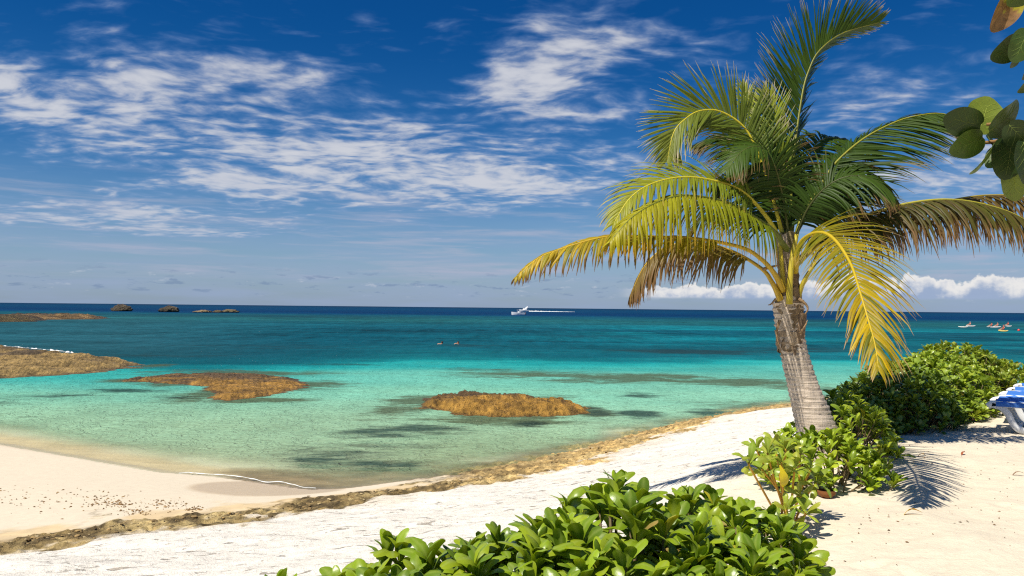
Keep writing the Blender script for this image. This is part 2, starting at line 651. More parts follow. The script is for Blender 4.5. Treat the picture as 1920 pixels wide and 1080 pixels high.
def mat_water():
    mt, N, out = mat_new('sea_water')
    P = wpos(N)
    sp = N.n('ShaderNodeSeparateXYZ')
    N.link(P, sp.inputs[0])
    x, y, z = sp.outputs
    Pf = N.comb(N.mul(x, 0.55), y, 0.0)
    col = N.attr('col')
    op = N.attr('op', 'Fac')
    grass = N.attr('grass', 'Fac')
    reef = N.attr('reef', 'Fac')
    far = N.smooth(y, 40.0, 90.0)
    vfar = N.smooth(y, 150.0, 400.0)
    # ripples of three sizes, the small ones for the sheltered cove
    warp = N.noise(P, 0.9, 3, 0.5)
    Pw = N.comb(N.add(N.mul(x, 0.75), N.mul(warp, 0.5)), N.add(y, N.mul(warp, 0.6)), 0.0)
    r1 = N.noise(Pw, 4.2, 3, 0.55, 0.8)
    r2 = N.noise(Pf, 1.1, 4, 0.6, 0.5)
    r3 = N.noise(Pf, 0.32, 4, 0.62, 0.3)
    ridge = N.sub(1.0, N.mul(N.math('ABSOLUTE', N.sub(r1, 0.5)), 5.0))
    near_h = N.add(N.mul(ridge, 0.048), N.mul(r2, 0.09))
    far_h = N.add(N.mul(r2, 0.55), N.mul(r3, 0.9))
    h = N.add(N.mul(near_h, N.sub(1.0, far)), N.mul(far_h, far))
    bmp = N.n('ShaderNodeBump')
    bmp.inputs['Strength'].default_value = 1.0
    bmp.inputs['Distance'].default_value = 1.0
    N.link(h, bmp.inputs['Height'])
    nrm = bmp.outputs[0]
    # weed beds and reef below the surface
    bn = N.noise(N.comb(N.mul(x, 0.38), y, 3.0), 0.85, 6, 0.68, 0.5)
    bn2 = N.noise(N.comb(N.mul(x, 0.5), y, 8.0), 3.0, 4, 0.62, 0.4)
    bb = N.add(N.mul(N.sub(bn, 0.5), 2.1), N.mul(N.sub(bn2, 0.5), 0.9))
    gm = N.smooth(N.add(grass, N.mul(bb, N.smooth(grass, 0.02, 0.3))), 0.16, 0.80)
    rm = N.smooth(N.add(reef, N.mul(bb, N.smooth(reef, 0.02, 0.3))), 0.25, 0.85)
    # broad drift of tone, and wave shading of the open sea put into colour
    st = N.noise(N.comb(N.mul(x, 0.014), N.mul(y, 0.05), 0.0), 1.0, 5, 0.62, 0.3)
    st2 = N.noise(N.comb(N.mul(x, 0.85), N.mul(y, 0.30), 2.0), 1.0, 4, 0.7, 0.2)
    st3 = N.noise(N.comb(N.mul(x, 0.26), N.mul(y, 0.05), 5.0), 1.0, 4, 0.7, 0.2)
    st4 = N.noise(N.comb(N.mul(x, 0.045), N.mul(y, 0.22), 7.0), 1.0, 4, 0.66, 0.2)
    tone = N.add(N.add(N.mul(N.sub(st, 0.5), 1.3), N.mul(N.sub(st4, 0.5), 1.3)), N.add(N.mul(N.sub(st2, 0.5), 1.3), N.mul(N.sub(st3, 0.5), 1.1)))
    tf = N.add(1.0, N.mul(tone, N.add(0.35, N.mul(far, 0.75))))
    c = N.mixc(1.0, col, N.comb(tf, tf, tf), 'MULTIPLY')
    c = N.mixc(N.mul(rm, 0.84), c, (0.075, 0.088, 0.042, 1))
    gcol = N.mixc(far, (0.018, 0.040, 0.036, 1), (0.008, 0.040, 0.058, 1))
    c = N.mixc(N.mul(gm, 0.88), c, gcol)
    o2 = N.math('MAXIMUM', op, N.mul(N.math('MAXIMUM', gm, N.mul(rm, 0.9)), 0.85))
    # caustic light web imitated: opacity varied along the ripple crests
    o3 = N.math('MULTIPLY', o2, N.add(1.0, N.mul(N.mul(N.sub(ridge, 0.15), 0.34), N.sub(1.0, far))), 0.0, True)
    dif = N.n('ShaderNodeBsdfDiffuse')
    N.link(c, dif.inputs[0])
    N.link(nrm, dif.inputs['Normal'])
    tr = N.n('ShaderNodeBsdfTransparent')
    tr.inputs[0].default_value = (0.93, 0.98, 0.96, 1)
    body = N.mixs(o3, tr.outputs[0], dif.outputs[0])
    gl = N.n('ShaderNodeBsdfGlossy')
    N._in(gl.inputs['Roughness'], N.smooth(y, 20.0, 200.0, 0.10, 0.3))
    N.link(nrm, gl.inputs['Normal'])
    fr = N.n('ShaderNodeFresnel')
    fr.inputs[0].default_value = 1.33
    N.link(nrm, fr.inputs['Normal'])
    ff = N.math('MINIMUM', N.mul(fr.outputs[0], 0.22), 0.085)
    N.link(N.mixs(ff, body, gl.outputs[0]), out.inputs[0])
    return mt


def mat_leaf(name, rough=0.32, spec=0.5, trans=0.25, spots=0.0):
    """leaf tissue: colour from the leaf mesh, a little light comes through"""
    mt, N, out = mat_new(name)
    col = N.attr('col')
    P = wpos(N)
    nz = N.noise(P, 45.0, 3)
    f = N.add(0.82, N.mul(nz, 0.36))
    c = N.mixc(1.0, col, N.comb(f, f, f), 'MULTIPLY')
    if spots:
        c = N.mixc(N.mul(N.smooth(N.noise(P, 90.0, 3), 0.62, 0.7), spots), c, (0.10, 0.06, 0.02, 1))
    nrm = N.bump(N.noise(P, 120.0, 2), 0.12, 0.004)
    p = principled(N, c, rough, spec, nrm)
    tl = N.n('ShaderNodeBsdfTranslucent')
    tcol = N.mixc(1.0, c, (1.5, 1.45, 0.5, 1), 'MULTIPLY')
    N.link(tcol, tl.inputs[0])
    N.link(N.mixs(trans, p.outputs[0], tl.outputs[0]), out.inputs[0])
    return mt


def mat_col(name, rough=0.6, spec=0.3, vary=0.3, scale=40.0, bump=0.3, bd=0.01):
    mt, N, out = mat_new(name)
    col = N.attr('col')
    P = wpos(N)
    nz = N.noise(P, scale, 5, 0.62)
    f = N.add(1.0 - vary / 2, N.mul(nz, vary))
    c = N.mixc(1.0, col, N.comb(f, f, f), 'MULTIPLY')
    N.link(principled(N, c, rough, spec, N.bump(nz, bump, bd)).outputs[0], out.inputs[0])
    return mt


def mat_trunk():
    mt, N, out = mat_new('palm_bark')
    col = N.attr('col')
    P = wpos(N)
    sp = N.n('ShaderNodeSeparateXYZ')
    N.link(P, sp.inputs[0])
    fib = N.noise(N.comb(N.mul(sp.outputs[0], 34.0), N.mul(sp.outputs[1], 34.0), N.mul(sp.outputs[2], 5.0)), 1.0, 5, 0.7)
    blot = N.noise(P, 6.0, 5, 0.65)
    ring = N.noise(N.comb(N.mul(sp.outputs[0], 3.0), N.mul(sp.outputs[1], 3.0), N.mul(sp.outputs[2], 75.0)), 1.0, 3, 0.6)
    f = N.add(0.45, N.add(N.mul(fib, 0.45), N.add(N.mul(blot, 0.40), N.mul(ring, 0.25))))
    c = N.mixc(1.0, col, N.comb(f, f, f), 'MULTIPLY')
    c = N.mixc(N.mul(N.smooth(blot, 0.56, 0.7), 0.4), c, (0.19, 0.14, 0.10, 1))
    h = N.add(fib, N.mul(ring, 0.9))
    N.link(principled(N, c, 0.9, 0.15, N.bump(h, 0.75, 0.02)).outputs[0], out.inputs[0])
    return mt


M_GROUND = mat_ground()
M_ROCK = mat_rock()
M_CRAG = mat_rock('craggy_islet_rock', 0.16)
M_WATER = mat_water()
M_SHRUB = mat_leaf('glossy_shrub_leaf', 0.33, 0.45, 0.20)
M_PALM = mat_leaf('palm_leaflet', 0.45, 0.25, 0.25)
M_PALM_DARK = mat_leaf('palm_leaflet_dark', 0.45, 0.15, 0.10)  # for fronds in shade: less sheen and translucency, shade in the leaf colour
M_GRAPE = mat_leaf('sea_grape_leaf', 0.45, 0.4, 0.22, 0.3)
M_STEM = mat_col('woody_stem', 0.8, 0.2, 0.5, 30.0, 0.5)
M_STALK = mat_col('palm_stalk', 0.45, 0.35, 0.35, 14.0, 0.25)
M_TRUNK = mat_trunk()
M_FIBRE = mat_col('palm_fibre', 0.95, 0.1, 0.9, 26.0, 0.9, 0.03)
M_PAINT = mat_col('painted_surface', 0.35, 0.5, 0.08, 10.0, 0.05)
M_SKIN = mat_col('skin_and_cloth', 0.6, 0.3, 0.1, 30.0, 0.05)
M_PLASTIC = simple_mat('white_resin', (0.78, 0.78, 0.76), 0.38, 0.5, 0.05, 6.0)
M_BLUE = simple_mat('blue_sling_fabric', (0.06, 0.20, 0.60), 0.6, 0.3, 0.14, 55.0, 0.15)
M_FOAM = simple_mat('sea_foam', (0.80, 0.82, 0.80), 0.8, 0.2, 0.1, 20.0, 0.4)
M_RUBBLE = mat_col('worn_stone', 0.85, 0.25, 0.9, 22.0, 0.8, 0.03)
M_DRY = mat_col('dry_leaf', 0.7, 0.25, 0.4, 60.0, 0.4)

# ------------------------------------------------------------------ ground shape
SHORE_PX = [(-330, 790), (-150, 810), (0, 833), (150, 859), (300, 885), (400, 893), (500, 906), (585, 917),
            (650, 915), (720, 906), (850, 889), (930, 876), (1000, 862), (1100, 838), (1200, 811), (1300, 787), (1390, 769), (1470, 757)]
shore = [tuple(px_z(u, v, 0)[:2]) for u, v in SHORE_PX]
shore = [(-4000, 90), (-300, 50), (-60, 33)] + shore + [(15, 33), (26, 35), (60, 40), (300, 70), (4000, 120)]
land_poly = shore + [(6000, -6000), (-6000, -6000)]

CTRL = [(u, v, 0.0) for u, v in SHORE_PX]
CTRL += [(1450, 768, .75), (1350, 802, .70), (1250, 842, .72), (1100, 890, .80), (1300, 870, 1.10), (1450, 830, 1.45),
         (1000, 935, 1.0), (700, 1005, 1.10), (400, 1055, 1.05), (100, 1075, 1.0),
         (1200, 840, .50), (1000, 897, .55), (800, 922, .56), (600, 960, .60), (300, 996, .62), (0, 1038, .62),
         (800, 905, .30), (600, 936, .38), (300, 966, .40), (0, 1002, .42),
         (100, 930, .32), (300, 925, .26), (450, 935, .25), (150, 890, .10), (-100, 910, .25),
         (1545, 848, 1.78), (1700, 1000, 1.82), (1880, 806, 1.82), (1700, 880, 1.80), (1480, 978, 1.72), (1800, 780, 1.75),
         (1850, 730, 1.6), (1600, 800, 1.6), (1530, 790, 1.0), (1500, 768, .72), (1300, 1000, 1.6), (900, 1080, 1.5)]
cp = np.array([list(px_z(u, v, z)) for u, v, z in CTRL]
              + [[0, 0, 1.9], [3, 0, 1.9], [-4, 0, 1.6], [-9, 4, 1.0], [8, 4, 1.9], [14, 10, 1.9], [0, -8, 2.0], [14, 20, 1.3],
                 [18, 26, .5], [22, 12, 2.0], [-15, 8, .8], [-20, -5, 1.2], [20, -6, 2.0], [4, 6, 1.85]])


def tps_fit(P, zv, lam=0.02):
    n = len(P)
    d2 = ((P[:, None, :] - P[None]) ** 2).sum(-1)
    K = 0.5 * d2 * np.log(d2 + 1e-9)
    A = np.zeros((n + 3, n + 3))
    A[:n, :n] = K + lam * np.eye(n)
    A[:n, n] = 1
    A[:n, n + 1:] = P
    A[n:, :n] = A[:n, n:].T
    return np.linalg.solve(A, np.r_[zv, 0, 0, 0])


TP = cp[:, :2]
TW = tps_fit(TP, cp[:, 2])


def tps(x, y):
    z = TW[-3] + TW[-2] * x + TW[-1] * y
    for i in range(len(TP)):
        d2 = (x - TP[i, 0]) ** 2 + (y - TP[i, 1]) ** 2
        z = z + TW[i] * 0.5 * d2 * np.log(d2 + 1e-9)
    return z


LEDGE = [(-300, 1062, .58), (-100, 1032, .55), (0, 1016, .54), (150, 997, .53), (300, 979, .52), (450, 962, .5), (600, 946, .48), (700, 932, .44),
         (800, 914, .42), (900, 899, .38), (1000, 880, .32), (1100, 855, .28), (1200, 826, .25), (1300, 798, .25), (1390, 776, .25), (1450, 766, .3)]
ledge = [tuple(px_z(*p)[:2]) for p in LEDGE]


def ground_fields(x, y):
    """height, and masks for rock ledge, crust and wetness"""
    x = np.asarray(x, float)
    y = np.asarray(y, float)
    dsh, _ = seg_dist(x, y, shore)
    land = in_poly(x, y, land_poly)
    sd = np.where(land, dsh, -dsh)
    xc = np.clip(x, -22, 24)
    yc = np.clip(y, -10, 34)
    t = tps(xc, yc)
    zl = np.clip(t, 0.012 * np.minimum(dsh, 20), 2.3)
    zl = zl * (1 - 0.0) + 0.0
    zw = -(0.02 + 0.55 * (1 - np.exp(-dsh / 9.0)) + np.minimum(dsh, 400) * 0.004)
    z = np.where(land, np.maximum(zl, 0.0), zw)
    dl, pl = seg_dist(x, y, ledge)
    wob = fbm(x * 1.1, y * 1.1, 5, 6, 0.62) - 0.5
    w = np.interp(pl, [0, 2, 6, 9, 11, 13, 15], [.85, .82, .78, .8, .85, .85, .7])
    L = sstep(-dl + w * (1 + 3.4 * wob) + 0.02, -0.12, 0.22)
    lx = np.array([p[0] for p in ledge])
    ly = np.array([p[1] for p in ledge])
    yl = np.interp(x, lx, ly)
    toe = sstep(x + 2.0 * wob, -2.2, -0.6) * sstep(yl + 0.1 - y, 0.25, -0.15) * sstep(-dsh * np.where(land, 0, 1) + 1.1 + 3.0 * wob, 0.0, 0.7) * sstep(x, 16, 12)
    L = np.maximum(L, toe)
    L = L * np.where(z < -0.06, 0.75, 1.0)
    rid = 1 - np.abs(2 * fbm(x * 2.6, y * 2.6, 9, 4, 0.6) - 1) * 1.6
    fin = fbm(x * 9, y * 9, 12, 3, 0.6) - 0.5
    z = z + L * (-0.01 + 0.085 * (rid - 0.55) + 0.085 * fin)
    # side of the ledge away from the sea: the pale crust
    crust = np.where((y < yl) & land, 1.0, 0.0) * (1 - L)
    crust = crust * np.clip(1.15 - sstep(z, 1.35, 1.75) * 1.0, 0.12, 1)
    z = z + crust * ((fbm(x * 1.1, y * 2.2, 21, 5, 0.58) - 0.5) * 0.14)
    softs = np.where(land, (1 - L) * (1 - crust), 0)
    hum = (fbm(x * 0.7, y * 0.7, 31, 3) - 0.5) * 0.05 + (fbm(x * 3.0, y * 3.0, 33, 3) - 0.5) * 0.045
    rf = np.random.default_rng(5)
    for _ in range(110):
        fx_, fy_ = rf.uniform(0.5, 9.5), rf.uniform(3.6, 11.5)
        fa, fl = rf.uniform(0, 3.14), rf.uniform(.10, .17)
        ca, sa = math.cos(fa), math.sin(fa)
        m_ = (np.abs(x - fx_) < .6) & (np.abs(y - fy_) < .6)
        if m_.any():
            p_ = ((x[m_] - fx_) * ca + (y[m_] - fy_) * sa) / fl
            q_ = (-(x[m_] - fx_) * sa + (y[m_] - fy_) * ca) / (fl * .5)
            rr2 = p_ * p_ + q_ * q_
            z[m_] += softs[m_] * (-.026 * np.exp(-rr2) + .012 * np.exp(-(np.sqrt(rr2) - 1.7) ** 2 * 3))
    z = z + softs * hum * sstep(dsh, 0.2, 2.0) * np.where(y < yl, 1.0, 0.25)
    return z, L, crust, sd, yl


def gz(x, y):
    return float(ground_fields(np.array([x]), np.array([y]))[0][0])


def gp(u, v):
    """where the view ray of a photo pixel meets the ground"""
    d = ray(u, v)
    ts = np.linspace(2.0, 40, 1500)
    P = CAM[None] + ts[:, None] * d[None]
    z = ground_fields(P[:, 0], P[:, 1])[0]
    i = np.argmax(P[:, 2] < z)
    p = P[i].copy()
    p[2] = gz(p[0], p[1])
    return p


def axis(fine_lo, fine_hi, step, lo, hi, g):
    a = list(np.arange(fine_lo, fine_hi, step))
    s = step
    while a[-1] < hi:
        s *= g
        a.append(a[-1] + s)
    s = step
    b = []
    q = fine_lo
    while q > lo:
        s *= g
        q -= s
        b.append(q)
    return np.array(b[::-1] + a)


def build_ground():
    ys = [3.0]
    while ys[-1] < 34:
        ys.append(ys[-1] + max(0.03, 0.0062 * ys[-1]))
    s = 0.25
    while ys[-1] < 30000:
        s *= 1.12
        ys.append(ys[-1] + s)
    s = 0.05
    lo = []
    q = 3.0
    while q > -4000:
        s *= 1.12
        q -= s
        lo.append(q)
    ys = np.array(lo[::-1] + ys)
    xs = axis(-9.0, 9.5, 0.042, -30000, 30000, 1.045)
    X, Y = np.meshgrid(xs, ys)
    x, y = X.ravel(), Y.ravel()
    z, L, crust, sd, yl = ground_fields(x, y)
    n = len(x)
    c = np.zeros((n, 3))
    nz = fbm(x * 0.6, y * 0.6, 41, 4)
    # upper dry sand, warm
    c[:] = np.array([0.68, 0.585, 0.43])
    c *= (0.92 + 0.16 * nz)[:, None]
    # pale salt-white crust
    wc = np.array([0.77, 0.715, 0.62])
    c = c * (1 - crust[:, None]) + wc * (0.86 + 0.28 * fbm(x * 1.5, y * 3.5, 44, 4, 0.6))[:, None].clip(0, 1.12) * crust[:, None]
    # the lower beach, smooth cream sand
    low = ((y > yl) & (sd > 0)).astype(float) * (1 - L)
    bc = np.array([0.67, 0.575, 0.43])
    c = c * (1 - low[:, None]) + bc * low[:, None]
    # seabed
    sea = sstep(-sd, -0.05, 0.25)
    bed = np.array([0.70, 0.63, 0.44])
    c = c * (1 - sea[:, None]) + bed * sea[:, None]
    tan = sstep(x, -1.8, -4.2) * sstep(1.9 + 1.0 * (fbm(x * .5, y * .5, 85, 3) - .5) + sd, 0.0, 1.2) * sea
    c = c * (1 - tan[:, None]) + np.array([0.62, 0.465, 0.27]) * (0.85 + 0.3 * fbm(x * 1.5, y * 4, 86, 3))[:, None] * tan[:, None]
    # wet sand by the water: a strip and the tongue the last wave left
    wob = fbm(x * 0.35, y * 0.35, 51, 3) - 0.5
    wet = sstep(0.10 + 0.5 * wob - sd, -0.10, 0.18) * (sd > -0.3) * (1 - L)
    wp = px_z(500, 917, 0.08)
    tong = sstep(1.0 - np.sqrt(((x - wp[0]) / 1.45) ** 2 + ((y - wp[1]) / 1.1) ** 2), -0.05, 0.14) * low
    wet = np.maximum(wet * 0.9, tong)
    wcol = np.array([0.53, 0.40, 0.25])
    c = c * (1 - 0.85 * wet[:, None]) + wcol * 0.85 * wet[:, None]
    # brown rock in the shallows by the ledge
    sx = px_z(770, 892, 0)
    br = sstep(1.25 - np.sqrt(((x - sx[0]) / 4.2) ** 2 + ((y - sx[1]) / 2.6) ** 2) + 0.9 * (fbm(x * .8, y * 1.2, 61, 4) - .5), 0.1, 0.6) * (sd < 0.1)
    dsh = np.abs(sd)
    br = np.maximum(br, sstep(1.3 - dsh + 1.6 * wob, 0, 0.9) * (sd < 0.1) * (x > -3.5))
    brc = np.array([0.27, 0.18, 0.095])[None] * (0.25 + 1.5 * fbm(x * 1.6, y * 3, 63, 5, .6))[:, None]
    c = c * (1 - 0.85 * br[:, None]) + brc * 0.85 * br[:, None]
    # ledge: ochre above, olive-brown and near black in the hollows
    t1 = fbm(x * 1.7, y * 1.7, 71, 4, 0.6)
    t2 = fbm(x * 6, y * 6, 73, 3, 0.6)
    right = sstep(x, -2.5, 1.5)
    och = np.array([0.62, 0.415, 0.155])
    oliv = np.array([0.25, 0.175, 0.07])
    dk = np.array([0.07, 0.05, 0.025])
    lc = oliv[None] * (1 - right[:, None]) + och[None] * right[:, None]
    pale = sstep(t1, 0.50, 0.68)[:, None]
    lc = lc * (1 - 0.6 * pale) + np.array([0.50, 0.38, 0.17])[None] * 0.6 * pale
    drk = sstep(0.44 - t2 * 0.5 - t1 * 0.35 + 0.02, -0.02, 0.10)[:, None]
    drk = drk * (1 - 0.5 * right[:, None])
    lc = lc * (1 - 0.8 * drk) + dk[None] * 0.8 * drk
    # sea-side toe of the right part is black with weed
    toe = (sstep(0.30 - z, 0.0, 0.16) * right * sstep(t1, 0.35, 0.6))[:, None]
    lc = lc * (1 - 0.45 * toe) + np.array([0.11, 0.075, 0.04])[None] * 0.45 * toe
    dl, pl = seg_dist(x, y, ledge)
    fr = sstep(-dl + 1.25 + 2.2 * (fbm(x * 1.4, y * 1.4, 77, 5, 0.6) - 0.5), 0.0, 0.5) * (sd > -0.6) * np.where(y > yl, 1.0, 0.35)
    c = c * (1 - 0.65 * fr[:, None]) + np.array([0.60, 0.42, 0.19]) * (0.7 + 0.6 * t2)[:, None] * 0.65 * fr[:, None]
    c = c * (1 - L[:, None]) + lc * L[:, None]
    V = np.c_[x, y, z]
    me = mesh_np('ground', V, grid_faces(len(ys), len(xs)), M_GROUND, True,
                 {'col': np.clip(c, 0, 0.9), 'rock': L, 'crust': crust, 'wet': np.clip(wet + 0.4 * sea, 0, 1), 'rug': np.clip(0.42 + 0.4 * crust + 0.55 * L - 0.34 * low - 0.3 * wet, 0.05, 1)})
    o = link('ground', me)
    tag(o, 'pale sand beach with brown rock ledge and seabed', kind='structure')
    return o


build_ground()


# ------------------------------------------------------------------ sea
def ell(x, y, u, v, ru, rv):
    c = px_z(u, v, 0)
    rx = ru * c[1] / FPX
    ry = rv * c[1] ** 2 / (FPX * 3.5)
    return np.exp(-(((x - c[0]) / rx) ** 2 + ((y - c[1]) / ry) ** 2))


E_H = 1.90      # rough brightness of a level matt surface, for choosing the water's own colour


def build_sea():
    ys = [9.0]
    while ys[-1] < 420:
        ys.append(ys[-1] * 1.0088)
    while ys[-1] < 30000:
        ys.append(ys[-1] * 1.05)
    ys = np.array(ys)
    xs = axis(-18.0, 12.0, 0.24, -30000, 30000, 1.035)
    X, Y = np.meshgrid(xs, ys)
    x, y = X.ravel(), Y.ravel()
    sl = x / y
    yy = y * np.exp(0.42 * (fbm(x / 24, y / 8, 81, 5, 0.6) - 0.5))
    # the reef edge lies nearer on the left
    yy = yy * (1 + 0.38 * sstep(-sl, 0.10, 0.45) * sstep(y, 28, 42) * sstep(y, 130, 70))
    st = [(12, (190, 200, 150)), (16, (184, 206, 162)), (21, (168, 208, 168)), (27, (152, 208, 174)), (33, (136, 207, 178)),
          (41, (110, 205, 186)), (47, (72, 199, 189)), (51, (42, 182, 180)), (54, (24, 146, 152)), (60, (17, 112, 126)), (75, (14, 100, 118)), (100, (14, 100, 120)),
          (150, (26, 112, 130)), (210, (42, 122, 128)), (290, (26, 108, 130)), (345, (6, 82, 126)), (420, (2, 66, 116)),
          (900, (2, 78, 122)), (3000, (2, 66, 106)), (30000, (2, 58, 96))]
    ly = np.log([s[0] for s in st])
    lc = np.array([s2l(s[1]) for s in st]) / E_H
    c = np.stack([np.interp(np.log(yy), ly, lc[:, i]) for i in range(3)], 1)
    c = c * (1 + 0.22 * sstep(yy, 66, 52) + 0.34 * sstep(yy, 46, 30))[:, None]
    # right hand: lighter turquoise streaks over sand holes further out
    stn = fbm(x / 40, y / 14, 91, 4)
    tq = sstep(sl, 0.0, 0.25) * sstep(stn, 0.44, 0.62) * sstep(y, 66, 85) * sstep(y, 190, 130)
    tq = np.maximum(tq, ell(x, y, 1380, 636, 380, 7) * 0.8)
    tq = np.maximum(tq, ell(x, y, 1640, 665, 260, 9) * 0.6)
    tqc = s2l((28, 165, 178)) / E_H
    c = c * (1 - tq[:, None] * 0.8) + tqc * tq[:, None] * 0.8
    # left: greyer, duller water over weed
    gl = sstep(-sl, 0.22, 0.55) * sstep(y, 44, 60) * sstep(y, 260, 150)
    c = c * (1 - 0.55 * gl[:, None]) + (s2l((62, 118, 128)) / E_H) * 0.55 * gl[:, None]
    # yellow-green where it is shallow at the near right
    yg = sstep(y, 24, 15) * sstep(x, -6, -1)
    c = c * (1 - 0.6 * yg[:, None]) + (s2l((150, 175, 120)) / E_H) * 0.6 * yg[:, None]
    op = np.interp(y, [12, 16, 20, 27, 35, 45, 55, 70], [.30, .50, .62, .72, .80, .90, .96, 1.0])
    dsh, _ = seg_dist(x, y, shore)
    rt = sstep(x, -4.2, -1.8)
    ramp_l = sstep(dsh + 0.9 * (fbm(x * .5, y * .5, 85, 3) - .5), 0.5, 2.7)
    ramp_r = 0.25 + 0.75 * sstep(dsh + 2.0 * (fbm(x * .6, y * .6, 87, 4, .6) - .5), -0.1, 1.4)
    op = op * (ramp_l * (1 - rt) + ramp_r * rt)
    grass = np.zeros(len(x))
    for (u, v, ru, rv, a) in [(800, 803, 100, 10, 1.0), (700, 812, 85, 11, .85), (650, 846, 150, 16, .66), (590, 862, 90, 9, .7), (700, 870, 110, 9, .75), (800, 835, 120, 10, .4),
                              (560, 838, 50, 8, .5), (1200, 776, 42, 9, .9), (1200, 742, 45, 6, .75), (1120, 845, 40, 9, .9), (1060, 868, 60, 9, .6),
                              (990, 795, 40, 6, .7), (1330, 772, 50, 8, .7), (1260, 790, 50, 5, .5), (80, 748, 120, 16, .42), (60, 780, 30, 4, .5), (190, 770, 60, 6, .35),
                              (260, 733, 90, 5, .65), (330, 745, 60, 4, .6), (700, 772, 60, 14, .4), (1290, 659, 150, 5, .95), (1500, 655, 160, 6, .6),
                              (1130, 631, 130, 4, .6), (880, 648, 60, 4, .55), (640, 683, 120, 3, .55), (820, 760, 30, 12, .35), (450, 592, 500, 4, .6),
                              (1500, 600, 500, 3, .55), (1880, 632, 160, 5, .5), (1115, 770, 30, 12, .7), (230, 590, 200, 4, .5), (250, 665, 260, 5, .5),
                              (500, 650, 300, 6, .4)]:
        grass = np.maximum(grass, a * ell(x, y, u, v, ru, rv))
    reef = np.zeros(len(x))
    for (u, v, ru, rv, a) in [(1000, 703, 200, 9, .8), (1180, 708, 220, 11, .95), (1380, 716, 170, 11, .9), (880, 693, 120, 5, .55), (1500, 728, 120, 8, .7),
                              (740, 768, 85, 17, 1.0), (800, 752, 90, 15, 1.0), (930, 786, 180, 13, 1.0), (1110, 772, 45, 15, 1.0), (1390, 760, 120, 10, .6),
                              (440, 699, 190, 7, 1.0), (590, 722, 70, 10, 1.0), (395, 737, 60, 17, 1.0), (480, 750, 100, 8, 1.0), (240, 714, 60, 6, 1.0), (320, 720, 80, 6, .9),
                              (1050, 868, 90, 12, .6), (290, 686, 40, 6, .8), (950, 745, 180, 8, .6), (620, 730, 50, 4, .3)]:
        reef = np.maximum(reef, a * ell(x, y, u, v, ru, rv))
    V = np.c_[x, y, np.zeros(len(x))]
    me = mesh_np('sea', V, grid_faces(len(ys), len(xs)), M_WATER, True, {'col': c, 'op': op, 'grass': grass, 'reef': reef})
    o = link('sea', me)
    tag(o, 'clear turquoise sea darkening to deep blue at the horizon', kind='structure')


build_sea()


# ------------------------------------------------------------------ rocks
def reef_rock(name, outline, h, label, seed, col, step, group=None, edge=0.9, tilt=0.0, foot=0.55, cat='rock', mat=None):
    """a worn rock standing a little out of the water, built from its waterline"""
    pts = [tuple(px_z(u, v, 0)[:2]) for u, v in outline]
    P = np.array(pts)
    mg = edge * 1.6
    xs = np.arange(P[:, 0].min() - mg, P[:, 0].max() + mg, step)
    ys = np.arange(P[:, 1].min() - mg, P[:, 1].max() + mg, step)
    X, Y = np.meshgrid(xs, ys)
    x, y = X.ravel(), Y.ravel()
    d, _ = seg_dist(x, y, pts + [pts[0]])
    ins = in_poly(x, y, pts)
    s = np.where(ins, d, -d) + edge * 1.5 * (fbm(x * 0.9 / edge, y * 0.9 / edge, seed, 5, 0.6) - 0.5)
    k = sstep(s, -0.15 * edge, edge)
    sc = 1.0 / (edge)
    rid = 1 - np.abs(2 * fbm(x * 1.5 * sc, y * 1.5 * sc, seed + 3, 4, 0.6) - 1) * 1.7
    fin = fbm(x * 5 * sc, y * 5 * sc, seed + 7, 4, 0.62) - 0.5
    yn = (y - ys.min()) / (ys.max() - ys.min())
    z = k * h * (0.62 + 0.55 * (fbm(x * 0.7 * sc, y * 0.7 * sc, seed + 5, 3) - 0.3) + tilt * (yn - 0.5)) + k * h * 0.40 * (rid - 0.5) + k * h * 0.34 * fin
    stp = h * 0.34
    zt = (np.floor(z / stp) + sstep(z / stp - np.floor(z / stp), 0.55, 0.95)) * stp
    z = z * 0.55 + zt * 0.45
    crk = np.abs(fbm((x + 0.35 * y) * 1.9 * sc, y * 1.1 * sc, seed + 13, 3) - 0.5)
    crk2 = np.abs(fbm(x * 4.5 * sc, y * 3.0 * sc, seed + 17, 3) - 0.5)
    pit = np.maximum(sstep(0.035 - crk, 0.0, 0.03), 0.7 * sstep(0.03 - crk2, 0.0, 0.03))
    z = z - k * h * 0.24 * pit
    z = np.where(s < 0, -foot * sstep(-s, 0, edge * 0.8), z)
    c = np.array(col)[None] * (0.30 + 1.3 * fbm(x * 1.6 * sc, y * 1.6 * sc, seed + 9, 5, 0.6))[:, None]
    c = c * (1 - 0.7 * pit[:, None])
    wetd = sstep(0.20 * h - z, 0.0, 0.30 * h)[:, None]
    c = c * (1 - 0.82 * wetd) + np.array([0.05, 0.035, 0.022])[None] * 0.82 * wetd
    bk = (sstep(yn + 0.6 * (fbm(x * sc, y * sc, seed + 11, 4) - 0.5), 0.48, 0.72) * 0.8)[:, None]  # far side turned from the sun, its shade put into the colour
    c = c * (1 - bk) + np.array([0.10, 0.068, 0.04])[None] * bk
    F = grid_faces(len(ys), len(xs))
    keep = (z[F] > -foot * 0.97).any(1)
    F = F[keep]
    used = np.unique(F)
    mp = np.full(len(x), -1)
    mp[used] = np.arange(len(used))
    ctr = np.array([P[:, 0].mean(), P[:, 1].mean(), 0])
    V = np.c_[x, y, z][used] - ctr
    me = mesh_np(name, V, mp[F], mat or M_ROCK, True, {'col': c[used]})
    o = link(name, me, None, ctr)
    return tag(o, label, cat, group)


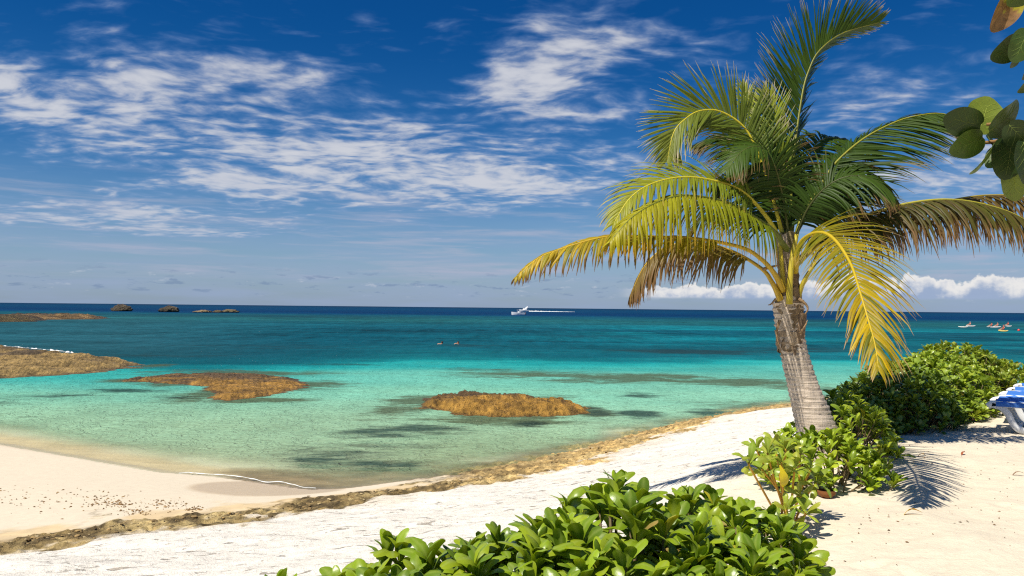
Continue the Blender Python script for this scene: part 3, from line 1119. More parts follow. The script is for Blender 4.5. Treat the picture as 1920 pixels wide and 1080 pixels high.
BR = (0.50, 0.265, 0.05)
reef_rock('reef_rock', [(210, 713), (300, 704), (390, 701), (470, 702), (540, 708), (588, 719), (545, 733), (480, 746), (425, 751), (392, 747),
                        (398, 733), (385, 724), (310, 719)], 0.17,
          'low brown reef rock with two lobes in the shallow cove', 101, BR, 0.055, 'bare rocks in the cove', 0.85, -0.3)
reef_rock('reef_rock', [(778, 762), (800, 748), (870, 744), (960, 750), (1040, 757), (1092, 766), (1100, 774), (1050, 783), (960, 783), (880, 778), (815, 770)],
          0.38, 'rounded golden brown reef rock in the middle of the cove', 131, (0.56, 0.30, 0.055), 0.045, 'bare rocks in the cove', 0.75, -0.2)
reef_rock('rocky_point', [(-420, 735), (-150, 722), (0, 711), (90, 706), (190, 697), (262, 684), (235, 679), (130, 668), (40, 658), (-80, 650), (-420, 648)],
          0.50, 'ochre rocky point with pale top reaching into the cove from the frame edge', 151, (0.46, 0.30, 0.10), 0.13, None, 1.9, 0.25)
reef_rock('rock_shelf', [(-160, 603), (-20, 604), (60, 603), (86, 600), (60, 597), (-160, 596)], 1.0,
          'short dark rock shelf lying in front of the longer flat shelf', 171, (0.17, 0.12, 0.04), 0.5, None, 4.0, mat=M_CRAG)
reef_rock('rock_shelf', [(-160, 599), (40, 599.5), (120, 599), (180, 598.5), (205, 597), (170, 595.5), (60, 594.5), (-160, 594)], 1.15,
          'long flat tan rock shelf far out near the frame edge', 181, (0.34, 0.21, 0.08), 0.6, None, 4.0, mat=M_CRAG)


def boulder(name, u0, u1, vw, vt, label, seed, col, squash=1.0, group=None):
    """a craggy islet rock standing in the sea"""
    c = px_z((u0 + u1) / 2, vw, 0)
    hw = (u1 - u0) / 2 * c[1] / FPX
    hh = (vw - vt) * c[1] / FPX
    bm = bmesh.new()
    bmesh.ops.create_icosphere(bm, subdivisions=5, radius=1.0)
    bm.verts.ensure_lookup_table()
    V = np.array([v.co[:] for v in bm.verts])
    F = np.array([[q.index for q in f.verts] for f in bm.faces])
    bm.free()
    nx = fbm(V[:, 0] * 1.6 + 5, V[:, 2] * 1.6 + V[:, 1], seed, 4, 0.6) - 0.5
    ny = fbm(V[:, 1] * 1.7 - 3, V[:, 0] * 1.5 + V[:, 2] * 1.3, seed + 5, 5, 0.62) - 0.5
    n3 = fbm(V[:, 0] * 5 + V[:, 1] * 3, V[:, 2] * 6, seed + 8, 4, 0.65) - 0.5
    r = 1 + 0.55 * nx + 0.5 * ny + 0.42 * n3
    W = V * r[:, None]
    # boxy cross-section with an undercut foot
    W[:, 2] = np.sign(W[:, 2]) * np.abs(W[:, 2]) ** 0.75
    und = 1 - 0.16 * sstep(0.15 - W[:, 2], 0.0, 0.25)
    W[:, 0] *= und
    W[:, 1] *= und
    top = np.percentile(W[:, 2], 99.5)
    W = W * np.array([hw / 1.02, hw * 0.6, hh / top])
    c3 = np.array(col)[None] * (0.55 + 0.9 * fbm(V[:, 0] * 4 + V[:, 1] * 2, V[:, 2] * 5, seed + 2, 4))[:, None]
    foot = sstep(0.18 * hh - W[:, 2], 0, 0.15 * hh)[:, None]
    c3 = c3 * (1 - 0.8 * foot) + np.array([0.03, 0.028, 0.02])[None] * 0.8 * foot
    me = mesh_np(name, W, F, M_CRAG, True, {'col': c3})
    return tag(link(name, me, None, c), label, 'rock', group)


GR = (0.15, 0.115, 0.07)
boulder('islet_rock', 209, 249, 583.5, 570.5, 'largest craggy grey islet, first of the row on the horizon', 201, GR, group='islet rocks on the horizon')
boulder('islet_rock', 298, 336, 585, 573, 'humped grey islet rock tapering to one side, second of the row', 215, GR, group='islet rocks on the horizon')
boulder('islet_rock', 362, 398, 586, 581, 'low pale tan islet rock with a sunlit top', 222, (0.42, 0.30, 0.16), group='islet rocks on the horizon')
boulder('islet_rock', 399, 419, 586.2, 581.4, 'smallest brown rock between two low islets', 231, (0.26, 0.19, 0.10), group='islet rocks on the horizon')
boulder('islet_rock', 416, 447, 586.2, 579.8, 'low brown islet rock, last of the row towards open sea', 243, (0.27, 0.20, 0.10), group='islet rocks on the horizon')


# ------------------------------------------------------------------ shrubs
def leaf_shape(rows, cols, L, W, bend, roll, seed, col, fold=0.12):
    """spoon-shaped leaf: base at the origin, +Y along the blade, +Z the upper face"""
    r = random.Random(seed)
    tw = r.uniform(-0.35, 0.35)
    V, C = [], []
    ts = np.linspace(0, 1, rows) ** 0.85
    if rows >= 6:
        ts = np.r_[np.linspace(0, 0.72, rows - 3), 0.88, 0.965, 1.0]
    for i in range(rows):
        t = float(ts[i])
        if t < 0.70:
            w = W * (0.13 + 0.87 * math.sin(math.pi / 2 * t / 0.70) ** 1.5)
        else:
            w = W * max(0.12, math.sqrt(max(0.0, 1 - ((t - 0.70) / 0.302) ** 2)))
        y = L * t
        zc = L * (0.10 * math.sin(t * 2.4) - bend * max(0, t - 0.45) ** 2 * 1.6)
        yc = y - L * bend * 0.30 * max(0, t - 0.55) ** 2
        for j in range(cols):
            s = -1 + 2 * j / (cols - 1)
            x = w * s
            z = zc + abs(s) * w * fold * 2.2 - (abs(s) ** 2.2) * w * roll * (0.4 + t)
            z += x * math.sin(tw * t * 2)
            V.append((x, yc, z))
            mid = 1 - min(1, abs(s) * 3.0)
            base = np.array(col) * (0.92 + 0.16 * t)
            C.append(base * (1 - 0.42 * mid) + np.array([0.34, 0.40, 0.09]) * 0.42 * mid)
    return np.array(V), grid_faces(rows, cols), np.array(C)


def leaf_set(n, rows, cols, L, cols_rgb, seed):
    r = random.Random(seed)
    out = []
    for i in range(n):
        c = np.array(cols_rgb[i % len(cols_rgb)]) * r.uniform(0.85, 1.15)
        out.append(leaf_shape(rows, cols, L, L * r.uniform(0.160, 0.205), r.uniform(0.1, 1.0), r.uniform(0.1, 0.75), seed * 31 + i, c, r.uniform(0.02, 0.22)))
    return out


def frame(d, up):
    d = d / np.linalg.norm(d)
    x = np.cross(d, up)
    n = np.linalg.norm(x)
    if n < 1e-6:
        x = np.cross(d, np.array([1.0, 0.2, 0]))
        n = np.linalg.norm(x)
    x /= n
    z = np.cross(x, d)
    return np.stack([x, d, z], 1)           # columns: local x, y, z


def rosette_leaves(pos, ax, n, r, spread=1.0, nlo=8, nhi=56):
    """frames and sizes of the leaves of one whorl"""
    B = frame(ax, np.array([r.uniform(-1, 1), r.uniform(-1, 1), 0.1]))
    e1, e2 = B[:, 0], B[:, 2]
    res = []
    ph = r.uniform(0, 6.28)
    for k in range(n):
        q = k / max(1, n - 1)
        a = ph + k * 2.39996 + r.uniform(-.25, .25)
        th = R(nlo + (nhi - nlo) * q ** 0.8 + r.uniform(-10, 10)) * spread
        rad = math.cos(a) * e1 + math.sin(a) * e2
        d = ax * math.cos(th) + rad * math.sin(th)
        up = ax * math.sin(th) - rad * math.cos(th)
        up = up + np.array([r.uniform(-.25, .25), r.uniform(-.25, .25), 0.25])
        sc = (0.62 + 0.42 * math.sin(math.pi * min(1, 0.25 + q * 0.6))) * r.uniform(0.82, 1.16)
        res.append((pos + d * 0.008 + ax * (-0.035 * q), frame(d, up), sc))
    return res


def shrub(name, lobes, label, n_ros, L, cols_rgb, seed, n_obj=0, detail=(7, 5), group=None, base=None, leaves_per=(9, 13),
          stem_col=(0.16, 0.12, 0.06), extra=(), inner=0.25, up=0.70, cat='shrub'):
    """lobes: (x, y, z, rx, ry, rz) domes of leaf whorls on branching stems"""
    r = random.Random(seed)
    shapes = leaf_set(10, detail[0], detail[1], L, cols_rgb, seed)
    shapes += leaf_set(2, detail[0], detail[1], L, [(0.40, 0.36, 0.02), (0.30, 0.21, 0.06)], seed + 1)
    if base is None:
        bx = np.mean([l[0] for l in lobes])
        by = np.mean([l[1] for l in lobes])
        base = np.array([bx, by, gz(bx, by)])
    base = np.asarray(base, float)
    root = empty(name, base, label, cat, group)
    area = np.array([(l[3] * l[4] + l[3] * l[5] + l[4] * l[5]) for l in lobes])
    area = area / area.sum()
    ros = []
    tries = 0
    while len(ros) < n_ros and tries < n_ros * 60:
        tries += 1
        li = np.searchsorted(np.cumsum(area), r.random() * 0.9999)
        c = np.array(lobes[li][:3])
        rad = np.array(lobes[li][3:])
        d = np.array([r.gauss(0, 1), r.gauss(0, 1), r.gauss(0, 1)])
        d /= np.linalg.norm(d)
        if d[2] < -0.25:
            continue
        depth = r.uniform(0.90, 1.06) if r.random() > inner else r.uniform(0.6, 0.9)
        p = c + rad * d * depth
        g = p[2] - 0.05
        if p[2] < base[2] - 0.3:
            continue
        bad = False
        for j, l2 in enumerate(lobes):
            if j != li and (((p - np.array(l2[:3])) / np.array(l2[3:])) ** 2).sum() < 0.62:
                bad = True
                break
        if bad:
            continue
        if depth > 0.9 and ros and (((np.array([q[0] for q in ros]) - p) ** 2).sum(1) < (0.62 * L) ** 2).any():
            continue
        nrm = d / rad
        nrm /= np.linalg.norm(nrm)
        ax = nrm * (1 - up) + np.array([0, 0, up]) + np.array([r.gauss(0, .18), r.gauss(0, .18), 0])
        ax /= np.linalg.norm(ax)
        ros.append((p, ax, depth))
    for e in extra:
        p = np.array(e[:3])
        ax = np.array(e[3:6])
        ros.append((p, ax / np.linalg.norm(ax), 1.2))
    allv = []
    for p, ax, depth in ros:
        n = r.randint(*leaves_per)
        for (q, B, sc) in rosette_leaves(p, ax, n, r):
            tip = q + B[:, 1] * L * sc
            allv.append((q, B, sc, r.randrange(10) if r.random() > .018 else 10 + r.randrange(2), tip, depth))
    # keep leaves above the sand
    keep = []
    xs = np.array([a[4][0] for a in allv])
    ys = np.array([a[4][1] for a in allv])
    gzv = ground_fields(xs, ys)[0]
    for a, g in zip(allv, gzv):
        if a[4][2] > g + 0.01 and a[0][2] > g + 0.005:
            keep.append(a)
    allv = keep
    # the leaves that show largest become parts of their own
    score = []
    for i, (q, B, sc, si, tip, depth) in enumerate(allv):
        mid = q + B[:, 1] * L * sc * 0.6
        u, v = project(mid)
        dist = np.linalg.norm(mid - CAM)
        toc = (CAM - mid) / dist
        face = abs(B[:, 2] @ toc)
        ok = -20 < u < 1940 and v < 1085
        outer = 1.0 if depth > 0.9 else 0.15
        front = 0.0
        score.append((sc / dist) * (0.25 + face) * outer * (1 if ok else 0.0))
    order = np.argsort(-np.array(score))
    single = set(int(i) for i in order[:n_obj] if score[int(i)] > 0)
    meshes = [mesh_np('leaf', s[0], s[1], M_SHRUB, True, {'col': s[2]}) for s in shapes] if n_obj else []
    bag = Bag()
    for i, (q, B, sc, si, tip, depth) in enumerate(allv):
        if i in single:
            o = bpy.data.objects.new('leaf', meshes[si])
            COL.objects.link(o)
            o.parent = root
            M = Matrix.Identity(4)
            loc = q - base
            for a_ in range(3):
                for b_ in range(3):
                    M[a_][b_] = B[a_][b_] * sc
                M[a_][3] = loc[a_]
            o.matrix_basis = M
        else:
            V, F, C = shapes[si]
            bag.add((V * sc) @ B.T + q - base, F, None, C * r.uniform(0.88, 1.12))
    if bag.n:
        fo = link('foliage', bag.mesh('foliage', M_SHRUB), root)
        fo['kind'] = 'stuff'
    sb = Bag()
    for p, ax, depth in ros:
        k = r.random()
        st = base + np.array([(p[0] - base[0]) * 0.55 + r.gauss(0, .05), (p[1] - base[1]) * 0.55 + r.gauss(0, .05), 0])
        st[2] = base[2] - 0.06 if abs(st[0] - base[0]) + abs(st[1] - base[1]) < 0.6 else min(base[2], p[2] - 0.1) - 0.15
        mid = (st + p) / 2 - ax * 0.06 + np.array([r.gauss(0, .03), r.gauss(0, .03), 0])
        path = catmull([st, mid, p - ax * 0.03, p + ax * 0.01], 6) - base
        sb.tube(path, np.linspace(0.009, 0.0055, 6), 5, stem_col)
    so = link('branches', sb.mesh('branches', M_STEM), root)
    return root


GREENS = [(0.175, 0.265, 0.011), (0.235, 0.33, 0.013), (0.125, 0.205, 0.011), (0.285, 0.36, 0.015)]
HEDGE = [(0.13, 0.21, 0.013), (0.16, 0.245, 0.015), (0.105, 0.175, 0.012)]  # darker greens: the palm's shade on this hedge put into the leaf colour
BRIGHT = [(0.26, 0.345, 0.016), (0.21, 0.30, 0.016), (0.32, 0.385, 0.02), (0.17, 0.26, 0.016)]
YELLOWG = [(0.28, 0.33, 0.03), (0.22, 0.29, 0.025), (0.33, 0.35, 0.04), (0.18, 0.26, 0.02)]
FG = 'glossy shrubs along the near edge of the sand'


def build_shrubs():
    p_top = px_y(724, 1000, 3.25)
    p_low = px_y(533, 1085, 2.9)
    shrub('shrub', [(-0.36, 2.98, 1.92, 0.50, 0.62, 0.53), (0.02, 3.05, 1.98, 0.42, 0.62, 0.56)],
          'lowest end of the near glossy green shrubs, at the bottom of the frame', 200, 0.138, GREENS, 11, 280, group=FG, base=(-0.15, 3.0, 1.6),
          extra=[(p_top[0], p_top[1], p_top[2] - 0.13, 0.05, 0.1, 1), (p_low[0], p_low[1], p_low[2] - 0.10, -0.2, 0.1, 1), (-0.74, 3.1, 2.25, -0.7, 0.1, 0.6)])
    shrub('shrub', [(0.46, 3.35, 2.01, 0.50, 0.75, 0.63), (0.30, 2.85, 1.98, 0.45, 0.5, 0.56)],
          'tallest near glossy green shrub, in the middle of the row at the bottom', 215, 0.138, GREENS, 12, 290, group=FG, base=(0.45, 3.2, 1.65))
    shrub('shrub', [(1.05, 3.80, 1.94, 0.46, 0.78, 0.56), (1.40, 4.0, 1.80, 0.30, 0.50, 0.40), (0.85, 3.1, 1.93, 0.42, 0.5, 0.54)],
          'near glossy green shrub spreading towards the open sand beside the tall one', 260, 0.130, GREENS, 13, 290, group=FG, base=(1.2, 3.7, 1.68))

    # low shrub in front of the palm, and its neighbours
    def at(u, v, h=0.0):
        p = gp(u, v)
        return p
    a = at(1590, 925)
    shrub('shrub', [(a[0] - 0.05, a[1] + 0.45, a[2] + 0.06, 0.52, 0.55, 0.34), (a[0] + 0.30, a[1] + 0.35, a[2] + 0.0, 0.30, 0.40, 0.27),
                    (a[0] - 0.32, a[1] + 0.55, a[2] + 0.06, 0.30, 0.45, 0.36)],
          'low light green shrub growing right in front of the palm trunk', 75, 0.155, BRIGHT, 14, 200, (6, 5), base=a + np.array([0, 0.4, -0.02]), group='shrubs round the palm')
    b = at(1665, 870)
    shrub('shrub', [(b[0] - 0.10, b[1] + 0.75, b[2] + 0.05, 0.55, 0.75, 0.40), (b[0] + 0.05, b[1] + 1.3, b[2] + 0.1, 0.45, 0.7, 0.44)],
          'mid green shrub beside the palm trunk, between it and the dark hedge', 95, 0.155, BRIGHT, 15, 170, (6, 5), base=b + np.array([-.2, .8, 0]), group='shrubs round the palm')
    # hedge receding along the back of the sand
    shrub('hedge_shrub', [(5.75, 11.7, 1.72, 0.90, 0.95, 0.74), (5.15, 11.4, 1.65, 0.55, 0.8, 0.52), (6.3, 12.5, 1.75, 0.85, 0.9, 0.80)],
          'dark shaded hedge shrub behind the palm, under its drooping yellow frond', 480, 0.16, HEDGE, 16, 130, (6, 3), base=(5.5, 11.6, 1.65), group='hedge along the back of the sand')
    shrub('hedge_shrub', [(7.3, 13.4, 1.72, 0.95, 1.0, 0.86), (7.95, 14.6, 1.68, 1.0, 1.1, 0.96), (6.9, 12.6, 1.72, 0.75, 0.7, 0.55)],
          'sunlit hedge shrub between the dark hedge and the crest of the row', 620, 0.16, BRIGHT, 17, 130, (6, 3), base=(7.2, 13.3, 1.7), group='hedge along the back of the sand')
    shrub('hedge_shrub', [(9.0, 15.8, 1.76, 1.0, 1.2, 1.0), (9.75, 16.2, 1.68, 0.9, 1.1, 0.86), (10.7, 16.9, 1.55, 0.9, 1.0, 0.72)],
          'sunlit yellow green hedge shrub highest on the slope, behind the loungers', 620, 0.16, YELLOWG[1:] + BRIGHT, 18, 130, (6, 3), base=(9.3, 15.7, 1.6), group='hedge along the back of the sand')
    c = px_y(1585, 752, 13.2)
    shrub('shrub', [(c[0], c[1], (c[2] + gz(c[0], c[1])) / 2, 0.42, 0.4, max(0.25, (c[2] - gz(c[0], c[1])) / 2))], 'small yellow green shrub against the sea behind the palm trunk', 34, 0.11, YELLOWG, 19, 0, (5, 3),
          base=(c[0], c[1], gz(c[0], c[1])))


build_shrubs()


def build_leggy_shrub():
    """bare yellow stems carrying whorls, with a yellow leaf"""
    base = gp(1478, 975)
    root = empty('leggy_shrub', base, 'leggy shrub with bare yellow stems and one bright yellow leaf', 'shrub', 'shrubs round the palm')
    r = random.Random(77)
    shapes = leaf_set(8, 6, 5, 0.145, YELLOWG + BRIGHT[:2], 77)
    ms = [mesh_np('leaf', s[0], s[1], M_SHRUB, True, {'col': s[2]}) for s in shapes]
    yl = leaf_shape(7, 5, 0.17, 0.04, 0.5, 0.3, 5, (0.62, 0.48, 0.02))
    ymesh = mesh_np('leaf', yl[0], yl[1], M_SHRUB, True, {'col': np.tile([[0.60, 0.47, 0.02]], (len(yl[0]), 1))})

    def put(me, q, B, sc):
        o = bpy.data.objects.new('leaf', me)
        COL.objects.link(o)
        o.parent = root
        M = Matrix.Identity(4)
        for a_ in range(3):
            for b_ in range(3):
                M[a_][b_] = B[a_][b_] * sc
            M[a_][3] = q[a_] - base[a_]
        o.matrix_basis = M
        return o
    tips = [(1405, 868, 6.0, 1452, 952), (1440, 850, 6.2, 1478, 975), (1472, 842, 6.3, 1480, 975), (1420, 845, 6.5, 1478, 972), (1500, 850, 6.5, 1484, 975),
            (1490, 880, 6.1, 1484, 975), (1465, 868, 6.0, 1478, 975), (1520, 880, 6.4, 1486, 974), (1510, 960, 6.0, 1484, 976), (1475, 955, 5.95, 1480, 978), (1430, 880, 6.3, 1466, 962),
            (1530, 905, 6.4, 1490, 974), (1500, 930, 6.2, 1486, 976), (1455, 835, 6.6, 1480, 974)]
    for i, (u, v, y, bu, bv) in enumerate(tips):
        p = px_y(u, v, y)
        b = gp(bu, bv) + np.array([0, 0, -0.03])
        ax = (p - b) / np.linalg.norm(p - b) * 0.5 + np.array([r.gauss(0, .2), r.gauss(0, .2) - .15, 0.8])
        ax /= np.linalg.norm(ax)
        mid = b * 0.5 + p * 0.5 + np.array([r.gauss(0, .03), r.gauss(0, .03), 0])
        path = catmull([b, mid, p - ax * 0.03, p], 7) - base
        sb = Bag().tube(path, np.linspace(0.011, 0.007, 7), 6, (0.52, 0.30, 0.045))
        link('stem', sb.mesh('stem', M_STEM), root)
        for (q, B, sc) in rosette_leaves(p, ax, r.randint(8, 11), r, 1.0, 15, 95):
            if (q + B[:, 1] * 0.13)[2] < base[2] + 0.02:
                continue
            put(ms[r.randrange(8)], q, B, sc * 0.95)
    p = px_y(1462, 872, 5.9)
    o = put(ymesh, p, frame(np.array([0.25, -0.15, -1.0]), np.array([0.2, -1, 0.2])), 1.0)
    o['label'] = 'bright yellow dying leaf'


build_leggy_shrub()


# ------------------------------------------------------------------ palm
PALM_Y = 9.2


def build_palm():
    base = px_y(1546, 850, PALM_Y)
    base[2] = gz(base[0], base[1])
    root = empty('palm_tree', base, 'young coconut palm with a leaning ringed trunk and arching fronds', 'palm tree')
    # trunk: centre line (pixels) and width
    tp = [(1552, 872, 118), (1546, 848, 98), (1535, 815, 78), (1523, 775, 66), (1510, 735, 58), (1498, 695, 52), (1488, 655, 47), (1482, 625, 48), (1479, 595, 52), (1478, 568, 55)]
    ctr = np.array([px_y(u, v, PALM_Y) for u, v, w in tp])
    rad = np.array([w / 2 * PALM_Y / FPX for u, v, w in tp])
    n = 150
    C = catmull(np.c_[ctr, rad], n)
    sides = 40
    ang = np.linspace(0, 2 * np.pi, sides, endpoint=False)
    s = np.linspace(0, 1, n)
    A, S = np.meshgrid(ang, s)
    # uneven leaf-scar rings
    L = np.cumsum(np.r_[0, np.linalg.norm(np.diff(C[:, :3], axis=0), axis=1)])
    hh = L[:, None] + 0.012 * np.sin(ang)[None] + 0.010 * np.sin(2 * ang + 1)[None] * np.sin(L * 5)[:, None]
    ph = hh / 0.062
    saw = ph - np.floor(ph)
    idx = np.floor(ph)
    ringr = 0.015 * (np.clip(saw / 0.78, 0, 1) ** 1.4 - np.clip((saw - 0.78) / 0.22, 0, 1)) + 0.006 * (_hash(idx, idx * 0 + 3, 5) - 0.5)
    nn = (fbm(A * 3, S * 30, 301, 4, 0.6) - 0.5) * 0.022
    rr = C[:, 3][:, None] + ringr + nn
    V = np.stack([C[:, 0][:, None] + rr * np.cos(A), C[:, 1][:, None] + rr * np.sin(A), np.repeat(C[:, 2][:, None], sides, 1)], -1).reshape(-1, 3)
    F = []
    for i in range(n - 1):
        j = np.arange(sides)
        F.append(np.c_[i * sides + j, i * sides + (j + 1) % sides, (i + 1) * sides + (j + 1) % sides, (i + 1) * sides + j])
    F = np.vstack(F)
    groove = np.clip((saw - 0.70) / 0.3, 0, 1)
    tc = np.array([0.60, 0.50, 0.40])[None, None] * (0.85 + 0.35 * fbm(A * 2, S * 9, 305, 3))[..., None]
    tc = tc * (1 - 0.75 * groove[..., None] * (0.4 + 0.6 * _hash(idx, idx * 0 + 9, 2))[..., None])
    me = mesh_np('trunk', V - base, F, M_TRUNK, True, {'col': tc.reshape(-1, 3)})
    link('trunk', me, root)

    # fibrous sheath wrapped round the top of the trunk: overlapping strips
    def strip(u0, v0, u1, v1, w0, w1, a0, a1, r0, r1, col, seed):
        """a strap of sheath lying on the trunk from (v0) up to (v1), bulging out"""
        rr_ = random.Random(seed)
        rows, cols_ = 14, 9
        Vv, Cc = [], []
        for i in range(rows):
            t = i / (rows - 1)
            c = px_y(u0 + (u1 - u0) * t, v0 + (v1 - v0) * t, PALM_Y)
            rad_ = (r0 + (r1 - r0) * t)
            half = (w0 + (w1 - w0) * t)
            am = a0 + (a1 - a0) * t
            for j in range(cols_):
                q = -1 + 2 * j / (cols_ - 1)
                a = am + q * half
                rj = rad_ + 0.02 * (1 - q * q) + 0.03 * (vnoise(np.array([q * 3.0 + seed]), np.array([t * 7.0]), 5)[0] - 0.5) - 0.022
                jag = 0.05 * (vnoise(np.array([q * 5.0 + seed]), np.array([seed * 1.7]), 7)[0]) * (1 if t > 0.99 else 0) - 0.16 * (vnoise(np.array([q * 4.3 + seed]), np.array([seed * 2.9]), 9)[0] - .35) * max(0, 1 - t * 4)
                Vv.append(c + np.array([math.cos(a) * rj, math.sin(a) * rj, jag]))
                Cc.append(np.array(col) * (0.6 + 0.8 * vnoise(np.array([q * 9.0]), np.array([t * 1.5 + seed]), 3)[0]))
        bg = Bag().add(Vv, grid_faces(rows, cols_), None, Cc)
        link('leaf_sheath', bg.mesh('leaf_sheath', M_FIBRE, True, base), root)
    D = -math.pi / 2
    strip(1484, 650, 1478, 566, 1.9, 1.9, D, D, .155, .18, (0.24, 0.17, 0.11), 1)
    strip(1482, 640, 1476, 560, .62, .55, D - .75, D - .3, .170, .192, (0.46, 0.38, 0.30), 2)
    strip(1484, 652, 1482, 590, .55, .50, D + .05, D + .75, .165, .192, (0.20, 0.14, 0.09), 3)
    strip(1480, 610, 1477, 545, .9, .8, D + .2, D + .1, .178, .18, (0.22, 0.155, 0.09), 4)
    strip(1482, 655, 1480, 625, 2.6, 2.6, D, D, .162, .176, (0.33, 0.25, 0.17), 5)
    strip(1478, 585, 1476, 505, 1.2, .9, D + .5, D + .4, .18, .14, (0.25, 0.17, 0.09), 6)
    strip(1478, 580, 1472, 470, 1.0, .8, D - .5, D - .3, .18, .13, (0.30, 0.22, 0.13), 7)
    strip(1476, 570, 1478, 440, 2.8, 2.8, D, D, .15, .10, (0.20, 0.16, 0.07), 8)
    strip(1473, 520, 1466, 445, .8, .7, D - .2, D - .5, .15, .13, (0.42, 0.33, 0.22), 9)
    # dry scraps: a hanging shred each side
    for i, (pts, w) in enumerate([([(1462, 600), (1456, 625), (1462, 655), (1470, 672)], .018), ([(1498, 560), (1512, 572), (1514, 582), (1508, 590)], .02),
                                  ([(1500, 625), (1510, 610), (1514, 600)], .016), ([(1455, 560), (1446, 570), (1440, 572)], .014), ([(1430, 505), (1448, 500), (1462, 497)], .022)]):
        P = catmull([px_y(u, v, PALM_Y - .2) for u, v in pts], 8)
        bg = Bag()
        bg.tube(P, np.linspace(w, w * .3, 8), 5, (0.30, 0.20, 0.11))
        link('dry_scrap', bg.mesh('dry_scrap', M_FIBRE, True, base), root)

    rp = random.Random(5)
    singles = [0]

    def frond(pts, nrm, Lmax, c0, c1, ctip, droop, seed, a0=0.22, ang=(62, 30), lift=0.12, tipf=0.72, single=False, asym=(1, 1), dens=0.031, curl=0.0, stalk=(0.13, 0.15, 0.02), w=0.017, r0=0.021, label=None, sides=None, alt=None):
        r = random.Random(seed)
        K = catmull([px_y(u, v, PALM_Y + dy) for u, v, dy in pts], 90)
        T = np.gradient(K, axis=0)
        seg = np.linalg.norm(np.diff(K, axis=0), axis=1)
        arc = np.r_[0, np.cumsum(seg)]
        tot = arc[-1]
        T /= np.linalg.norm(T, axis=1)[:, None]
        nv = np.array(nrm, float)
        bag = Bag()
        tt = arc / tot
        rads = r0 * (1 - tt) ** 0.9 + 0.004
        rads = rads * (1 + 0.8 * np.exp(-tt * 14))
        cc = np.array(stalk)[None] * (1 - 0.0 * tt[:, None])
        Vt, Ft, Tt = tube(K, rads, 7)
        bag.add(Vt, Ft, Tt, np.vstack([np.repeat(cc, 7, 0), cc[:1], cc[-1:]]) if len(cc) > 1 else stalk)
        me_ = bag.mesh('frond', M_STALK, True, base)
        fo = link('frond', me_, root)
        if label:
            fo['label'] = label
        rest = Bag()
        pm = M_PALM_DARK if sum(c0) < 0.12 else M_PALM
        nl = int(tot * (1 - a0) / dens)
        for side in (-1, 1):
            for k in range(nl):
                t = a0 + (1 - a0) * (k + r.uniform(0.1, 0.9)) / nl
                tl = (t - a0) / (1 - a0)
                p = np.array([np.interp(t, tt, K[:, i]) for i in range(3)])
                tg = np.array([np.interp(t, tt, T[:, i]) for i in range(3)])
                tg /= np.linalg.norm(tg)
                nn_ = nv - tg * (nv @ tg)
                nn_ /= np.linalg.norm(nn_)
                sv = np.cross(tg, nn_) * side
                if sides is not None:
                    sv = np.array(sides[0 if side < 0 else 1], float)
                    sv = sv - tg * (sv @ tg)
                    sv /= np.linalg.norm(sv)
                an = R(ang[0] + (ang[1] - ang[0]) * tl ** 1.2 + r.uniform(-5, 5))
                d = tg * math.cos(an) + sv * math.sin(an) + nn_ * (lift + r.uniform(-.08, .08))
                d /= np.linalg.norm(d)
                ln = Lmax * asym[0 if side < 0 else 1] * (0.42 + 0.58 * math.sin(math.pi * min(1, tl * 0.85 + 0.17)) ** 0.8) * r.uniform(0.86, 1.08)
                if tl > 0.85:
                    ln *= 1 - (tl - 0.85) * 2.6
                if r.random() < 0.04:
                    ln *= r.uniform(0.4, 0.7)
                ns = 7
                q = p.copy()
                rows = [q.copy()]
                dirs = [d.copy()]
                dr = droop * r.uniform(0.65, 1.35)
                for s_ in range(ns - 1):
                    f_ = (s_ + 1) / (ns - 1)
                    d = d + np.array([0, 0, -1.0]) * dr * (0.10 + 0.30 * f_) + np.array([r.gauss(0, .03), r.gauss(0, .03), r.gauss(0, .02)]) + curl * f_ * f_ * np.array([r.gauss(0, .5), r.gauss(0, .3), -0.5])
                    d /= np.linalg.norm(d)
                    q = q + d * ln / (ns - 1)
                    rows.append(q.copy())
                    dirs.append(d.copy())
                V_, C_ = [], []
                dry = r.uniform(-.12, .12)
                cb = np.array(c0) * (1 - tl) + np.array(c1) * tl
                if alt is not None:
                    mm = r.random() ** 1.5
                    cb = cb * (1 - mm) + np.array(alt) * mm
                cb = cb * r.uniform(0.8, 1.2)
                for i, (q, dd) in enumerate(zip(rows, dirs)):
                    f_ = i / (ns - 1)
                    wd = tg - dd * (tg @ dd)
                    wn = np.linalg.norm(wd)
                    wd = wd / wn if wn > 1e-4 else np.cross(dd, nn_)
                    fn = np.cross(wd, dd)
                    hw = w * min(1, 0.45 + f_ * 4) * (1 - f_ ** 2.2 * 0.93)
                    V_ += [q - wd * hw, q - fn * hw * 0.55 * side, q + wd * hw]
                    g = sstep(np.array(f_ + dry + 0.25 * max(0, tl - 0.6)), tipf - 0.12, tipf + 0.12)
                    cl = cb * (1 - g) + np.array(ctip) * g
                    C_ += [cl, cl * 1.3, cl]
                F_ = grid_faces(ns, 3)
                if single and singles[0] < 300:
                    singles[0] += 1
                    bg = Bag().add(V_, F_, None, C_)
                    link('leaflet', bg.mesh('leaflet', pm, True, base), fo)
                else:
                    rest.add(V_, F_, None, C_)
        if rest.n:
            lo = link('leaflets', rest.mesh('leaflets', pm, True, base), fo)
            lo['kind'] = 'stuff'

    GRN = (0.022, 0.046, 0.005)  # deep green, darkened further: crown and underside shade put into the colour
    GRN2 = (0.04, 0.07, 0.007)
    YG = (0.26, 0.27, 0.02)
    YL = (0.42, 0.31, 0.025)
    OR = (0.48, 0.27, 0.03)
    BRN = (0.15, 0.085, 0.035)
    TAN = (0.34, 0.22, 0.12)
